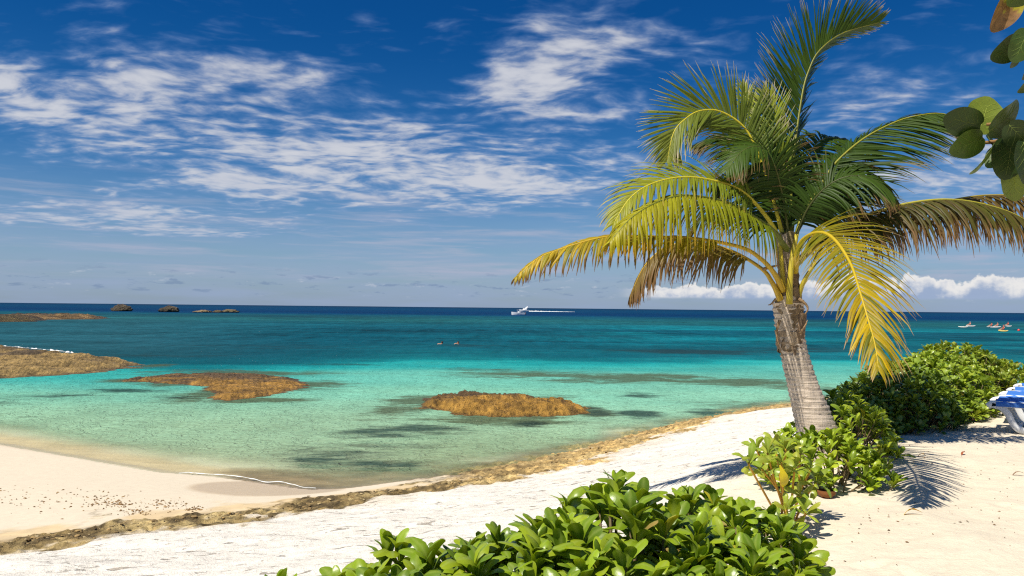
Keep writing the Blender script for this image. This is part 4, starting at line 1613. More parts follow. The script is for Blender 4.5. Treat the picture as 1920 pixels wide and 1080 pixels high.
    # bright front fronds first: their leaflets are the ones one can pick out
    frond([(1476, 470, -.10), (1450, 432, -.25), (1421, 411, -.40), (1367, 381, -.65), (1293, 367, -.95), (1238, 377, -1.15), (1185, 408, -1.35), (1145, 452, -1.45)],
          (-.15, -.55, .8), .74, (0.13, 0.165, 0.008), (0.30, 0.265, 0.008), OR, 1.7, 1, .14, (72, 36), .0, .86, True, dens=.025, label='bright yellow green frond with leaflets hanging straight down')
    frond([(1490, 510, -.15), (1498, 462, -.35), (1518, 441, -.65), (1545, 437, -1.0), (1570, 455, -1.4), (1596, 497, -1.9), (1612, 546, -2.35), (1629, 603, -2.6), (1641, 648, -2.8), (1647, 692, -2.95)],
          (-.25, -.8, .5), .76, (0.16, 0.13, 0.005), (0.40, 0.27, 0.004), TAN, .30, 2, .14, (60, 22), .0, .92, True, dens=.038, curl=.15, asym=(1.05, .8), w=.016, alt=(0.10, 0.115, 0.008), stalk=(0.50, 0.36, 0.02), label='yellow drooping frond with torn tan leaflet tips')
    # tall upright
    frond([(1482, 470, .1), (1484, 400, .2), (1485, 320, .3), (1503, 183, .5), (1518, 128, .6), (1538, 93, .65), (1580, 62, .7), (1648, 42, .75)],
          (-.35, -.85, .1), .92, GRN, GRN2, (0.34, 0.29, 0.24), .05, 3, .16, (56, 26), .05, .93, dens=.020, r0=.016, stalk=(0.20, 0.20, 0.02), asym=(1.0, .95), sides=((-1, -.15, .1), (.45, .9, 0)), w=.014)
    # left upper arch
    frond([(1472, 460, .0), (1440, 340, .1), (1410, 262, .15), (1385, 229, .15), (1347, 208, .1), (1312, 208, .0), (1285, 223, -.1), (1263, 249, -.15), (1251, 300, -.2)],
          (-.1, -.95, .25), .70, (0.085, 0.125, 0.012), (0.15, 0.17, 0.02), (0.45, 0.37, 0.27), .10, 4, .34, (54, 28), .10, .90, dens=.020, w=.014, r0=.017, stalk=(0.55, 0.46, 0.03))
    # left middle, behind the bright one
    frond([(1470, 465, .0), (1440, 410, -.1), (1390, 358, -.3), (1328, 337, -.5), (1273, 333, -.7), (1219, 346, -.9), (1180, 373, -1.0), (1150, 420, -1.1)],
          (-.2, -.7, .7), .62, (0.12, 0.155, 0.012), (0.25, 0.25, 0.014), (0.45, 0.33, 0.05), .50, 5, .25, (62, 32), .15, .88, stalk=(0.55, 0.46, 0.03))
    # lower left long, brown tipped
    frond([(1470, 545, -.15), (1450, 510, -.22), (1425, 484, -.25), (1390, 464, -.3), (1310, 448, -.45), (1232, 444, -.6), (1154, 443, -.75), (1108, 450, -.85), (1049, 468, -.9), (1007, 486, -.95), (968, 520, -1.0)],
          (-.1, -.4, .9), .50, (0.22, 0.18, 0.012), (0.40, 0.265, 0.012), BRN, 1.0, 6, .30, (62, 34), .0, .72, dens=.032, curl=.35, alt=(0.16, 0.15, 0.012), stalk=(0.50, 0.33, 0.03))
    frond([(1464, 562, -.12), (1448, 530, -.15), (1427, 503, -.12), (1370, 470, .0), (1305, 455, .1), (1248, 464, .2), (1208, 500, .25), (1183, 552, .3)],
          (-.1, -.2, 1.0), .70, (0.13, 0.105, 0.02), (0.16, 0.10, 0.025), BRN, 1.3, 7, .26, (68, 34), -.05, .58, dens=.024, curl=.4, stalk=(0.50, 0.33, 0.03))
    # right upper arch
    frond([(1486, 480, .05), (1503, 408, .1), (1542, 342, .2), (1569, 303, .25), (1619, 260, .3), (1678, 229, .3), (1724, 216, .25), (1768, 213, .2), (1800, 226, .15)],
          (.35, -.6, .6), .98, GRN, GRN2, (0.22, 0.17, 0.09), .38, 8, .14, (56, 28), .0, .90, dens=.021, stalk=(0.26, 0.25, 0.02), sides=((.15, -.55, -.8), (-.3, 1, .15)), asym=(1.1, .7), r0=.016, w=.015)
    # right lower, brown leaflets hanging
    frond([(1490, 500, .1), (1530, 452, .1), (1580, 424, .05), (1640, 398, .0), (1710, 380, -.1), (1780, 374, -.2), (1850, 384, -.25), (1915, 408, -.3), (1965, 450, -.3)],
          (.1, -.3, 1.0), .82, (0.022, 0.028, 0.005), (0.075, 0.075, 0.01), BRN, 1.35, 9, .12, (68, 36), -.05, .68, dens=.027, curl=.35, alt=(0.075, 0.055, 0.015), stalk=(0.36, 0.32, 0.03))
    frond([(1488, 500, .2), (1560, 440, .3), (1660, 404, .45), (1760, 380, .6), (1850, 366, .7), (1930, 372, .7), (2000, 410, .7)],
          (.1, -.1, 1.0), .74, (0.03, 0.03, 0.006), (0.12, 0.08, 0.015), BRN, 1.35, 10, .2, (68, 36), -.05, .6, dens=.030, curl=.4, alt=(0.09, 0.06, 0.02), stalk=(0.36, 0.28, 0.03))
    # dense dark middle of the crown
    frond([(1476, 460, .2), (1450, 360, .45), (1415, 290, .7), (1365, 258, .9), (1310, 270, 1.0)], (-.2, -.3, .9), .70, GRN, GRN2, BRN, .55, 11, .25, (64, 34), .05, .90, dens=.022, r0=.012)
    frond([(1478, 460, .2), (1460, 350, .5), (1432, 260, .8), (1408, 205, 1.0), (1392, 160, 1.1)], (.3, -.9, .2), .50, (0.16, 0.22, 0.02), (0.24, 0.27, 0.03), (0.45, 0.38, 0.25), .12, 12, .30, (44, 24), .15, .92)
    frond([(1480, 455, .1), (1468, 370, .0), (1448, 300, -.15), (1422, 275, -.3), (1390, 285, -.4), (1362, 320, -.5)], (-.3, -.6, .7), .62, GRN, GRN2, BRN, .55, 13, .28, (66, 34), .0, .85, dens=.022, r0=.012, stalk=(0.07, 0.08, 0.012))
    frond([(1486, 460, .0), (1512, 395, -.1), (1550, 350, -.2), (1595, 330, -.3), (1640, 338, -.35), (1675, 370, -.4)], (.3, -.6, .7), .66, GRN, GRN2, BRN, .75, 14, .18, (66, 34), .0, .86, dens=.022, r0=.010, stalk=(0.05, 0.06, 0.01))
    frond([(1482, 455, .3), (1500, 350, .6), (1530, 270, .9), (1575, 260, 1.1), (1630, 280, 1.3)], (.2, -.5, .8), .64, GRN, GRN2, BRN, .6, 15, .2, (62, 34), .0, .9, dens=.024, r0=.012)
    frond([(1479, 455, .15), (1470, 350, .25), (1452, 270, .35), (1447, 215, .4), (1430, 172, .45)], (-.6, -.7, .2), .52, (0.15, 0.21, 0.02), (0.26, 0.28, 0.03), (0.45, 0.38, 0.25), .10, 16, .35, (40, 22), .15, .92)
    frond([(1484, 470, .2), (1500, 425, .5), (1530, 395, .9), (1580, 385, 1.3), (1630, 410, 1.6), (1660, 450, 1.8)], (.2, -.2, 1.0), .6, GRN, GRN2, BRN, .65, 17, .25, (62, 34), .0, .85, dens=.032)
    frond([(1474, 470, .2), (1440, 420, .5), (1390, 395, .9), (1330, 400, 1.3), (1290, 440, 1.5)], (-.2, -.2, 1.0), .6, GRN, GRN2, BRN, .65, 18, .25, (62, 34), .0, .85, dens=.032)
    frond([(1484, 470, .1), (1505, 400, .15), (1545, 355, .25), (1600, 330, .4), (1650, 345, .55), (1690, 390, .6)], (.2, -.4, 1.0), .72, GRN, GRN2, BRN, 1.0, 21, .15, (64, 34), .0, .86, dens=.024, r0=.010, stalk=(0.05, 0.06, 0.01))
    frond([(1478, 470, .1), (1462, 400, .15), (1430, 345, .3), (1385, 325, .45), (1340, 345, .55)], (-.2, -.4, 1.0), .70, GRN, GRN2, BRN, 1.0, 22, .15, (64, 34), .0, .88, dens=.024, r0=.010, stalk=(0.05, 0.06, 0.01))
    # stout stalk stumps in the heart
    for pts, w_ in [([(1480, 570, -.22), (1481, 530, -.24), (1486, 480, -.2), (1494, 440, -.15)], .040), ([(1496, 560, -.1), (1504, 535, -.15), (1516, 512, -.2), (1530, 492, -.25)], .032),
                    ([(1470, 540, -.15), (1465, 490, -.15), (1462, 440, -.1)], .032)]:
        K = catmull([px_y(u, v, PALM_Y + d) for u, v, d in pts], 10)
        link('leaf_stalk', Bag().tube(K, np.linspace(w_, w_ * .6, 10), 10, (0.42, 0.34, 0.03)).mesh('leaf_stalk', M_STALK, True, base), root)


build_palm()


# ------------------------------------------------------------------ sea grape leaves hanging in from a tree beside the camera
def build_sea_grape():
    base = np.array([2.75, 2.0, 0])
    base[2] = gz(base[0], base[1])
    root = empty('sea_grape_tree', base, 'sea grape tree at the frame edge, round dark leaves hanging in', 'tree')
    tr = catmull([base + [0, 0, -.1], base + [0.05, 0.02, .8], base + [-.02, .05, 1.7], base + [-.1, .1, 2.6], base + [-.3, .1, 3.4]], 20)
    link('trunk', Bag().tube(tr - base, np.linspace(.13, .06, 20), 12, (0.30, 0.25, 0.20)).mesh('trunk', M_STEM), root)
    twig = (0.28, 0.16, 0.06)

    def limb(pts, r0, r1):
        K = catmull(pts, 14) - base
        link('branch', Bag().tube(K, np.linspace(r0, r1, 14), 7, twig).mesh('branch', M_STEM), root)
    Y0 = 2.5
    A = tr[13]
    limb([A, px_y(2060, 262, 2.35), px_y(1960, 236, 2.45), px_y(1900, 234, 2.5), px_y(1850, 233, 2.52)], .022, .005)
    limb([A, px_y(2060, 262, 2.45), px_y(1940, 252, 2.5), px_y(1880, 264, 2.55), px_y(1842, 268, 2.55)], .02, .005)
    B_ = tr[17]
    limb([B_, px_y(2040, 60, 2.3), px_y(1950, 70, 2.4), px_y(1900, 95, 2.45)], .02, .005)
    limb([tr[19], px_y(2000, -60, 2.4), px_y(1930, -40, 2.45), px_y(1900, -5, 2.5)], .02, .005)
    # boughs overhead, out of the picture, that keep these leaves in shade
    over = []
    ro = random.Random(3)
    for k in range(5):
        e = np.array([0.55 + 0.35 * k, 1.35 + 0.2 * (k % 3), 4.75 + 0.12 * (k % 2)])
        limb([tr[18], (tr[18] + e) / 2 + [0, 0, .15], e], .025, .008)
        for j in range(7):
            over.append(e + np.array([ro.uniform(-.25, .25), ro.uniform(-.3, .3), ro.uniform(-.08, .15)]))

    def leaf(pos, tip, nrm, rad, col, asp=1.0, cup=0.12, seed=0, brown=False):
        rr = random.Random(seed)
        B = frame(np.asarray(tip, float), np.asarray(nrm, float))
        rings, segs = 7, 28
        V = [(0, 0, 0)]
        C = [np.array(col)]
        for i in range(1, rings + 1):
            f = i / rings
            for j in range(segs):
                a = 2 * math.pi * j / segs
                # blade round the leaf's centre, notched at the stalk
                ex = math.sin(a)
                ey = -math.cos(a)
                k = 1 + 0.05 * math.cos(2 * a) + 0.02 * math.sin(3 * a + seed)
                k *= 1 + 0.13 * math.exp(-((a - math.pi) / 0.42) ** 2) - 0.05 * math.exp(-((a - math.pi) / 1.1) ** 2)
                if j in (0, 1, segs - 1):
                    k *= (0.86 if j == 0 else 0.97)
                x = ex * k * f * asp
                y = ey * k * f
                z = cup * (x * x) * 1.2 - 0.10 * y * y * (1 if not brown else -2) + 0.035 * math.sin(4 * a + seed) * f * f + (0.22 * math.sin(2 * a + seed) * f * f if brown else 0)
                V.append((x, y, z))
                C.append(np.array(col) * (0.9 + 0.2 * rr.random() * 0 + 0.1 * (1 - f)) if not (brown and y > -0.35) else np.array([0.22, 0.12, 0.05]) * (0.7 + 0.6 * rr.random()))
        V = np.array(V) * rad
        T_ = [(0, 1 + j, 1 + (j + 1) % segs) for j in range(segs)]
        Q_ = []
        for i in range(rings - 1):
            for j in range(segs):
                a_ = 1 + i * segs
                Q_.append((a_ + j, a_ + segs + j, a_ + segs + (j + 1) % segs, a_ + (j + 1) % segs))
        bg = Bag().add(V @ B.T, Q_, T_, C)
        o = link('leaf', bg.mesh('leaf', M_GRAPE), root, np.asarray(pos) - base)
        if brown:
            o['label'] = 'curled brown dying leaf with a yellow edge'
        vb = Bag()

        def vz(x, y):
            return cup * x * x * 1.2 - 0.10 * y * y * (1 if not brown else -2)
        vc = np.array(col) * 1.3 + np.array([0.07, 0.065, 0.02])
        if brown:
            vc = np.array([0.25, 0.16, 0.06])

        def vein(x0, y0, x1, y1, w0):
            P_ = []
            for t in np.linspace(0, 1, 7):
                x = x0 + (x1 - x0) * t
                y = y0 + (y1 - y0) * t + 0.06 * math.sin(t * math.pi) * (-1 if y1 < y0 else 1) * (0 if x0 == x1 else 1)
                P_.append((x, y, vz(x, y)))
            vb.tube((np.array(P_) * rad) @ B.T, np.linspace(w0, w0 * .35, 7) * rad, 5, vc)
        vein(0, -0.86, 0, 0.92, 0.024)
        for s_ in (-1, 1):
            for y0, x1, y1 in [(-.80, .72, -.45), (-.62, .86, -.02), (-.25, .80, .35), (.12, .62, .62), (.45, .38, .80)]:
                vein(0, y0, s_ * x1 * asp, y1, 0.014)
        if not brown:
            link('veins', vb.mesh('veins', M_STEM), o)
        # stalk
        return o
    DK = (0.03, 0.058, 0.010)  # leaf greens from dark to light, canopy shade and sun put into the colour
    MD = (0.065, 0.11, 0.014)
    LT = (0.17, 0.22, 0.03)

    def spec(u, v, y, rpx, tipang, nrm, col, asp=1.0, seed=0, cup=.12, brown=False):
        p = px_y(u, v, y)
        t = R(tipang)
        tip = np.array([math.cos(t), 0.12, math.sin(t)])
        leaf(p, tip, nrm, rpx * y / FPX, col, asp, cup, seed, brown)
    spec(1846, 216, 2.58, 37, 70, (-.1, -1, .1), LT, .98, 1)
    spec(1808, 228, 2.50, 33, 165, (.1, -.75, -.6), DK, .95, 2)
    spec(1884, 224, 2.45, 42, 40, (.45, -.75, -.5), DK, .85, 3)
    spec(1817, 270, 2.52, 32, 205, (.0, -.9, -.4), MD, .90, 4)
    spec(1846, 298, 2.50, 33, 235, (.9, -.42, .1), MD, .75, 5)
    spec(1893, 292, 2.48, 40, 265, (-.2, -.9, -.4), DK, .90, 6)
    spec(1878, 288, 2.53, 32, 225, (-.85, -.5, .1), MD, .8, 7)
    spec(1902, 338, 2.52, 36, 285, (.1, -1, .15), LT, 1.0, 8)
    spec(1862, 272, 2.56, 24, 300, (.6, -.7, .3), DK, .7, 9)
    spec(1910, 252, 2.42, 30, 320, (.2, -.6, -.8), DK, .9, 10)
    spec(1925, 300, 2.40, 40, 280, (.3, -.9, -.2), DK, .9, 11)
    spec(1890, 92, 2.46, 30, 215, (.2, -.85, -.5), DK, .95, 12)
    spec(1916, 84, 2.40, 31, 250, (-.1, -.9, -.4), (0.06, 0.11, 0.02), .9, 13)
    spec(1905, 112, 2.48, 16, 240, (.5, -.6, -.4), DK, .9, 14)
    spec(1932, 128, 2.42, 22, 240, (.5, -.6, -.4), DK, .9, 15)
    spec(1926, 160, 2.42, 18, 220, (.3, -.6, -.5), DK, .8, 16)
    spec(1883, 22, 2.45, 38, 238, (.35, -.8, .3), (0.38, 0.34, 0.03), .72, 17, .2, True)
    spec(1920, -20, 2.40, 34, 230, (.3, -.8, -.3), MD, .9, 18)
    for i, p in enumerate(over):
        leaf(p, (ro.uniform(-1, 1), ro.uniform(-1, 1), ro.uniform(-.5, .1)), (ro.uniform(-.4, .4), ro.uniform(-.4, .4), 1), .085, MD, .95, .12, 40 + i)


build_sea_grape()


# ------------------------------------------------------------------ sun loungers
def lounger_parts():
    """local: foot end at x = 0, running along +x; y across"""
    def rail(path, w, h):
        P = catmull(path, 36)
        bg = Bag()
        V = []
        T = np.gradient(P, axis=0)
        T /= np.linalg.norm(T, axis=1)[:, None]
        for p, t in zip(P, T):
            nrm = np.array([-t[1], t[0]])
            for (a, b) in [(-1, -.7), (-1, .7), (-.7, 1), (.7, 1), (1, .7), (1, -.7), (.7, -1), (-.7, -1)]:
                q = p + nrm * h / 2 * b
                V.append((q[0], a * w / 2, q[1]))
        n = len(P)
        Q = []
        for i in range(n - 1):
            for j in range(8):
                Q.append((i * 8 + j, i * 8 + (j + 1) % 8, (i + 1) * 8 + (j + 1) % 8, (i + 1) * 8 + j))
        bg.add(V, Q + [], None)
        return np.array(V), np.array(Q)
    top = [(0.0, .335), (0.06, .372), (0.25, .378), (0.8, .378), (1.3, .378), (1.95, .378)]
    leg = [(0.05, .36), (0.15, .335), (0.23, .26), (0.29, .13), (0.36, .045), (0.48, .03), (0.9, .03), (1.25, .03), (1.36, .05), (1.44, .14), (1.50, .27), (1.56, .36)]
    out = {}
    bg = Bag()
    for y in (0.0,):
        V, Q = rail(top, .06, .085)
        bg.add(V + [0, y, 0], Q)
        V, Q = rail(leg, .06, .085)
        bg.add(V + [0, y, 0], Q)
    out['side_frame'] = bg.mesh('side_frame', M_PLASTIC)
    out['crossbar'] = Bag().box((0, 0, 0), (.06, .60, .05)).mesh('crossbar', M_PLASTIC, False)
    # sling: taut strip of fabric rolled over the side rails
    xs = np.linspace(.10, 1.32, 24)
    prof = [(-.045, .345), (-.05, .385), (-.02, .420), (.03, .430), (.18, .424), (.33, .422), (.48, .424), (.63, .430), (.68, .42), (.71, .385), (.705, .345)]
    V = []
    for x in xs:
        for (y, z) in prof:
            V.append((x, y, z + .002 * math.sin(x * 40)))
    out['sling'] = mesh_np('sling', np.array(V), grid_faces(len(xs), len(prof)), M_BLUE, True)
    V = []
    for x in np.linspace(0, .75, 14):
        for (y, z) in prof:
            V.append((1.33 + x * .82, y, z + x * .55))
    out['back_sling'] = mesh_np('back_sling', np.array(V), grid_faces(14, len(prof)), M_BLUE, True)
    bf = Bag()
    for y in (0, .66):
        bf.tube([(1.32, y, .39), (1.65, y, .62), (1.95, y, .81)], [.022] * 3, 8)
    bf.tube([(1.95, 0, .81), (1.97, .33, .82), (1.95, .66, .81)], [.022] * 3, 8)
    out['back_frame'] = bf.mesh('back_frame', M_PLASTIC)
    return out


def build_loungers():
    parts = lounger_parts()
    labels = ['nearest white lounger with blue sling, its curved leg on the sand', 'second white lounger with blue sling from the near end of the row',
              'third white lounger with blue sling from the near end of the row', 'farthest white lounger with blue sling, against the hedge']
    for i in range(4):
        p = np.array([6.70 + .62 * i, 10.9 + .75 * i, 0.0])
        p[2] = gz(p[0] + .6, p[1] - .1)
        o = empty('sun_lounger', p, labels[i], 'lounger', 'blue and white loungers in a row')
        o.rotation_euler[2] = R(-36 + 1.5 * i)
        for k, at_ in (('side_frame', (0, 0, 0)), ('side_frame', (0, .66, 0)), ('crossbar', (.02, .33, .345)), ('crossbar', (.36, .33, .05)), ('crossbar', (1.3, .33, .05)),
                       ('sling', (0, 0, 0)), ('back_sling', (0, 0, 0)), ('back_frame', (0, 0, 0))):
            link(k, parts[k], o, at_)


build_loungers()


# ------------------------------------------------------------------ boats, paddlers, swimmers
def hull(bag, L, W, H, col, bow=1.0):
    """boat hull, bow towards -x"""
    n, m_ = 14, 9
    V = []
    for i in range(n):
        t = i / (n - 1)
        x = -L / 2 + L * t
        hw = W / 2 * (min(1, (t / .45)) ** .6 if t < .45 else 1 - .12 * (t - .45) / .55)
        sheer = H * (1 + .35 * bow * (1 - t) ** 2)
        for j in range(m_):
            a = -1 + 2 * j / (m_ - 1)
            prof = abs(a) ** 2.2
            V.append((x + (1 - t) ** 2 * .4 * (abs(a) - .5) * -L * .12, math.copysign(abs(a) ** .6, a) * hw, -H * .35 + (sheer + H * .35) * prof))
    Q = grid_faces(n, m_)
    bag.add(V, Q, None, col)
    deck = []
    for i in range(n):
        t = i / (n - 1)
        v0, v1 = V[i * m_], V[i * m_ + m_ - 1]
        deck += [(v0[0], v0[1] * .97, v0[2] - .06), (v1[0], v1[1] * .97, v1[2] - .06)]
    bag.add(deck, grid_faces(n, 2), None, np.array(col) * .9)


def build_boats():
    W_ = (0.78, 0.78, 0.78)
    # moored open boat
    p = px_z(972, 590.6, 0)
    o = empty('motor_boat', p, 'small white motor boat lying in front of the sport boat', 'boat')
    b = Bag()
    hull(b, 6.6, 2.2, 1.15, W_)
    link('hull', b.mesh('hull', M_PAINT), o)
    b = Bag().box((.2, 0, 1.35), (1.3, 1.1, .9), W_)
    link('console', b.mesh('console', M_PAINT, False), o)
    b = Bag()
    for x in (-.6, 1.1):
        for y in (-.7, .7):
            b.tube([(x, y, .9), (x, y, 2.4)], [.04, .04], 6, W_)
    b.box((.25, 0, 2.42), (2.3, 1.7, .08), W_)
    link('canopy', b.mesh('canopy', M_PAINT, False), o)
    link('engine', Bag().box((3.4, 0, .7), (.5, .5, .9), (0.25, 0.12, 0.08)).mesh('engine', M_PAINT, False), o)
    # sport fishing boat under way
    p = px_z(983, 584.0, 0)
    k = p[1] / 780.0
    o = empty('sport_boat', p, 'white sport fishing boat with a tall raked tower, under way', 'boat')
    o.scale = (k, k, k)
    b = Bag()
    hull(b, 9.5, 3.2, 1.7, W_)
    link('hull', b.mesh('hull', M_PAINT), o)
    b = Bag()
    b.add([(-2.2, -1.2, 1.6), (-2.2, 1.2, 1.6), (2.6, 1.2, 1.5), (2.6, -1.2, 1.5), (-1.0, -1.0, 3.0), (-1.0, 1.0, 3.0), (2.4, 1.0, 3.0), (2.4, -1.0, 3.0)],
          [(0, 1, 5, 4), (1, 2, 6, 5), (2, 3, 7, 6), (3, 0, 4, 7), (4, 5, 6, 7)], None, W_)
    link('cabin', b.mesh('cabin', M_PAINT, False), o)
    b = Bag()
    b.add([(0.4, -1.0, 3.05), (0.4, 1.0, 3.05), (3.2, 1.0, 3.05), (3.2, -1.0, 3.05), (2.9, -.5, 5.2), (2.9, .5, 5.2), (3.6, .5, 5.2), (3.6, -.5, 5.2)],
          [(0, 1, 5, 4), (1, 2, 6, 5), (2, 3, 7, 6), (3, 0, 4, 7), (4, 5, 6, 7)], None, W_)
    link('tower', b.mesh('tower', M_PAINT, False), o)
    b = Bag().box((-1.75, 0, 2.4), (.5, 1.9, .5), (0.03, 0.04, 0.06))
    link('windscreen', b.mesh('windscreen', M_PAINT, False), o)
    # wake
    a = px_z(990, 584.0, 0)
    e = px_z(1078, 584.9, 0)
    n = 60
    V = []
    rr = random.Random(9)
    for i in range(n):
        t = i / (n - 1)
        c = a + (e - a) * t
        w = (2.6 - 1.8 * t) * (1 + .5 * rr.uniform(-1, 1))
        h = (.9 - .8 * t) * (0.6 + .6 * rr.random())
        V += [(c[0], c[1] - w, .03), (c[0], c[1] - w * .5, .04 + h * .7), (c[0], c[1], .06 + h * .9), (c[0], c[1] + w, .03)]
    V = np.array(V) - a
    ob = link('boat_wake', mesh_np('boat_wake', V, grid_faces(n, 4), M_FOAM), None, a)
    tag(ob, 'long white wake trailing behind the sport boat', 'wake', kind='stuff')


build_boats()


def person_mesh(name, pose, cols, sk=1.0):
    """one continuous body grown over a skeleton; pose: joints {name: (xyz, radius, parent)}"""
    me = bpy.data.meshes.new(name)
    names = list(pose)
    verts = [pose[k][0] for k in names]
    edges = [(names.index(pose[k][2]), names.index(k)) for k in names if pose[k][2]]
    me.from_pydata(verts, edges, [])
    o = bpy.data.objects.new(name, me)
    COL.objects.link(o)
    md = o.modifiers.new('skin', 'SKIN')
    for i, k in enumerate(names):
        r_ = pose[k][1]
        sv = me.skin_vertices[0].data[i]
        sv.radius = (r_, r_)
        sv.use_root = (i == 0)
    s2 = o.modifiers.new('sub', 'SUBSURF')
    s2.levels = 1
    s2.render_levels = 1
    dg = bpy.context.evaluated_depsgraph_get()
    ev = o.evaluated_get(dg)
    m2 = bpy.data.meshes.new_from_object(ev)
    bpy.data.objects.remove(o)
    V = np.array([v.co[:] for v in m2.vertices])
    C = np.array([cols(v) for v in V])
    at = m2.attributes.new('col', 'FLOAT_COLOR', 'POINT')
    at.data.foreach_set('color', np.c_[C, np.ones(len(C))].astype(np.float32).ravel())
    m2.materials.clear()
    m2.materials.append(M_SKIN)
    m2.polygons.foreach_set('use_smooth', np.ones(len(m2.polygons), bool))
    return m2


SKIN = np.array([0.50, 0.27, 0.17])


def sitter(shirt):
    pose = {'pelvis': ((0, 0, .12), .15, None), 'waist': ((.02, 0, .32), .14, 'pelvis'), 'chest': ((.0, 0, .52), .17, 'waist'), 'neck': ((-.02, 0, .68), .065, 'chest'),
            'head': ((-.03, 0, .80), .10, 'neck'), 'crown': ((-.03, 0, .90), .075, 'head'),
            'ls': ((.0, .19, .60), .07, 'chest'), 'le': ((-.12, .30, .40), .05, 'ls'), 'lh': ((-.34, .24, .42), .04, 'le'), 'lf': ((-.42, .20, .44), .03, 'lh'),
            'rs': ((.0, -.19, .60), .07, 'chest'), 're': ((-.12, -.30, .40), .05, 'rs'), 'rh': ((-.34, -.24, .46), .04, 're'), 'rf': ((-.42, -.20, .48), .03, 'rh'),
            'lk': ((-.42, .13, .28), .08, 'pelvis'), 'la': ((-.80, .11, .10), .05, 'lk'), 'lt': ((-.90, .11, .18), .035, 'la'),
            'rk': ((-.42, -.13, .28), .08, 'pelvis'), 'ra': ((-.80, -.11, .10), .05, 'rk'), 'rt': ((-.90, -.11, .18), .035, 'ra')}

    def cols(v):
        if .10 < v[2] < .66 and abs(v[1]) < .25 and v[0] > -.16:
            return np.array(shirt)
        return SKIN
    return person_mesh('person', pose, cols)


def hair(parent, c, r_, col=(0.03, 0.02, 0.015)):
    bm = bmesh.new()
    bmesh.ops.create_uvsphere(bm, u_segments=12, v_segments=8, radius=r_)
    V = np.array([v.co[:] for v in bm.verts])
    F = [tuple(q.index for q in f.verts) for f in bm.faces]
    bm.free()
    V = V * [1.0, .92, .85]
    tri = [f for f in F if len(f) == 3]
    qd = [f for f in F if len(f) == 4]
    keepq = [f for f in qd if np.mean([V[i][2] for i in f]) > -.2 * r_ or np.mean([V[i][0] for i in f]) > .3 * r_]
    keept = [f for f in tri if V[f[0]][2] > 0 or V[f[1]][2] > 0]
    b = Bag().add(V + np.array(c), keepq, keept, col)
    link('hair', b.mesh('hair', M_SKIN), parent)


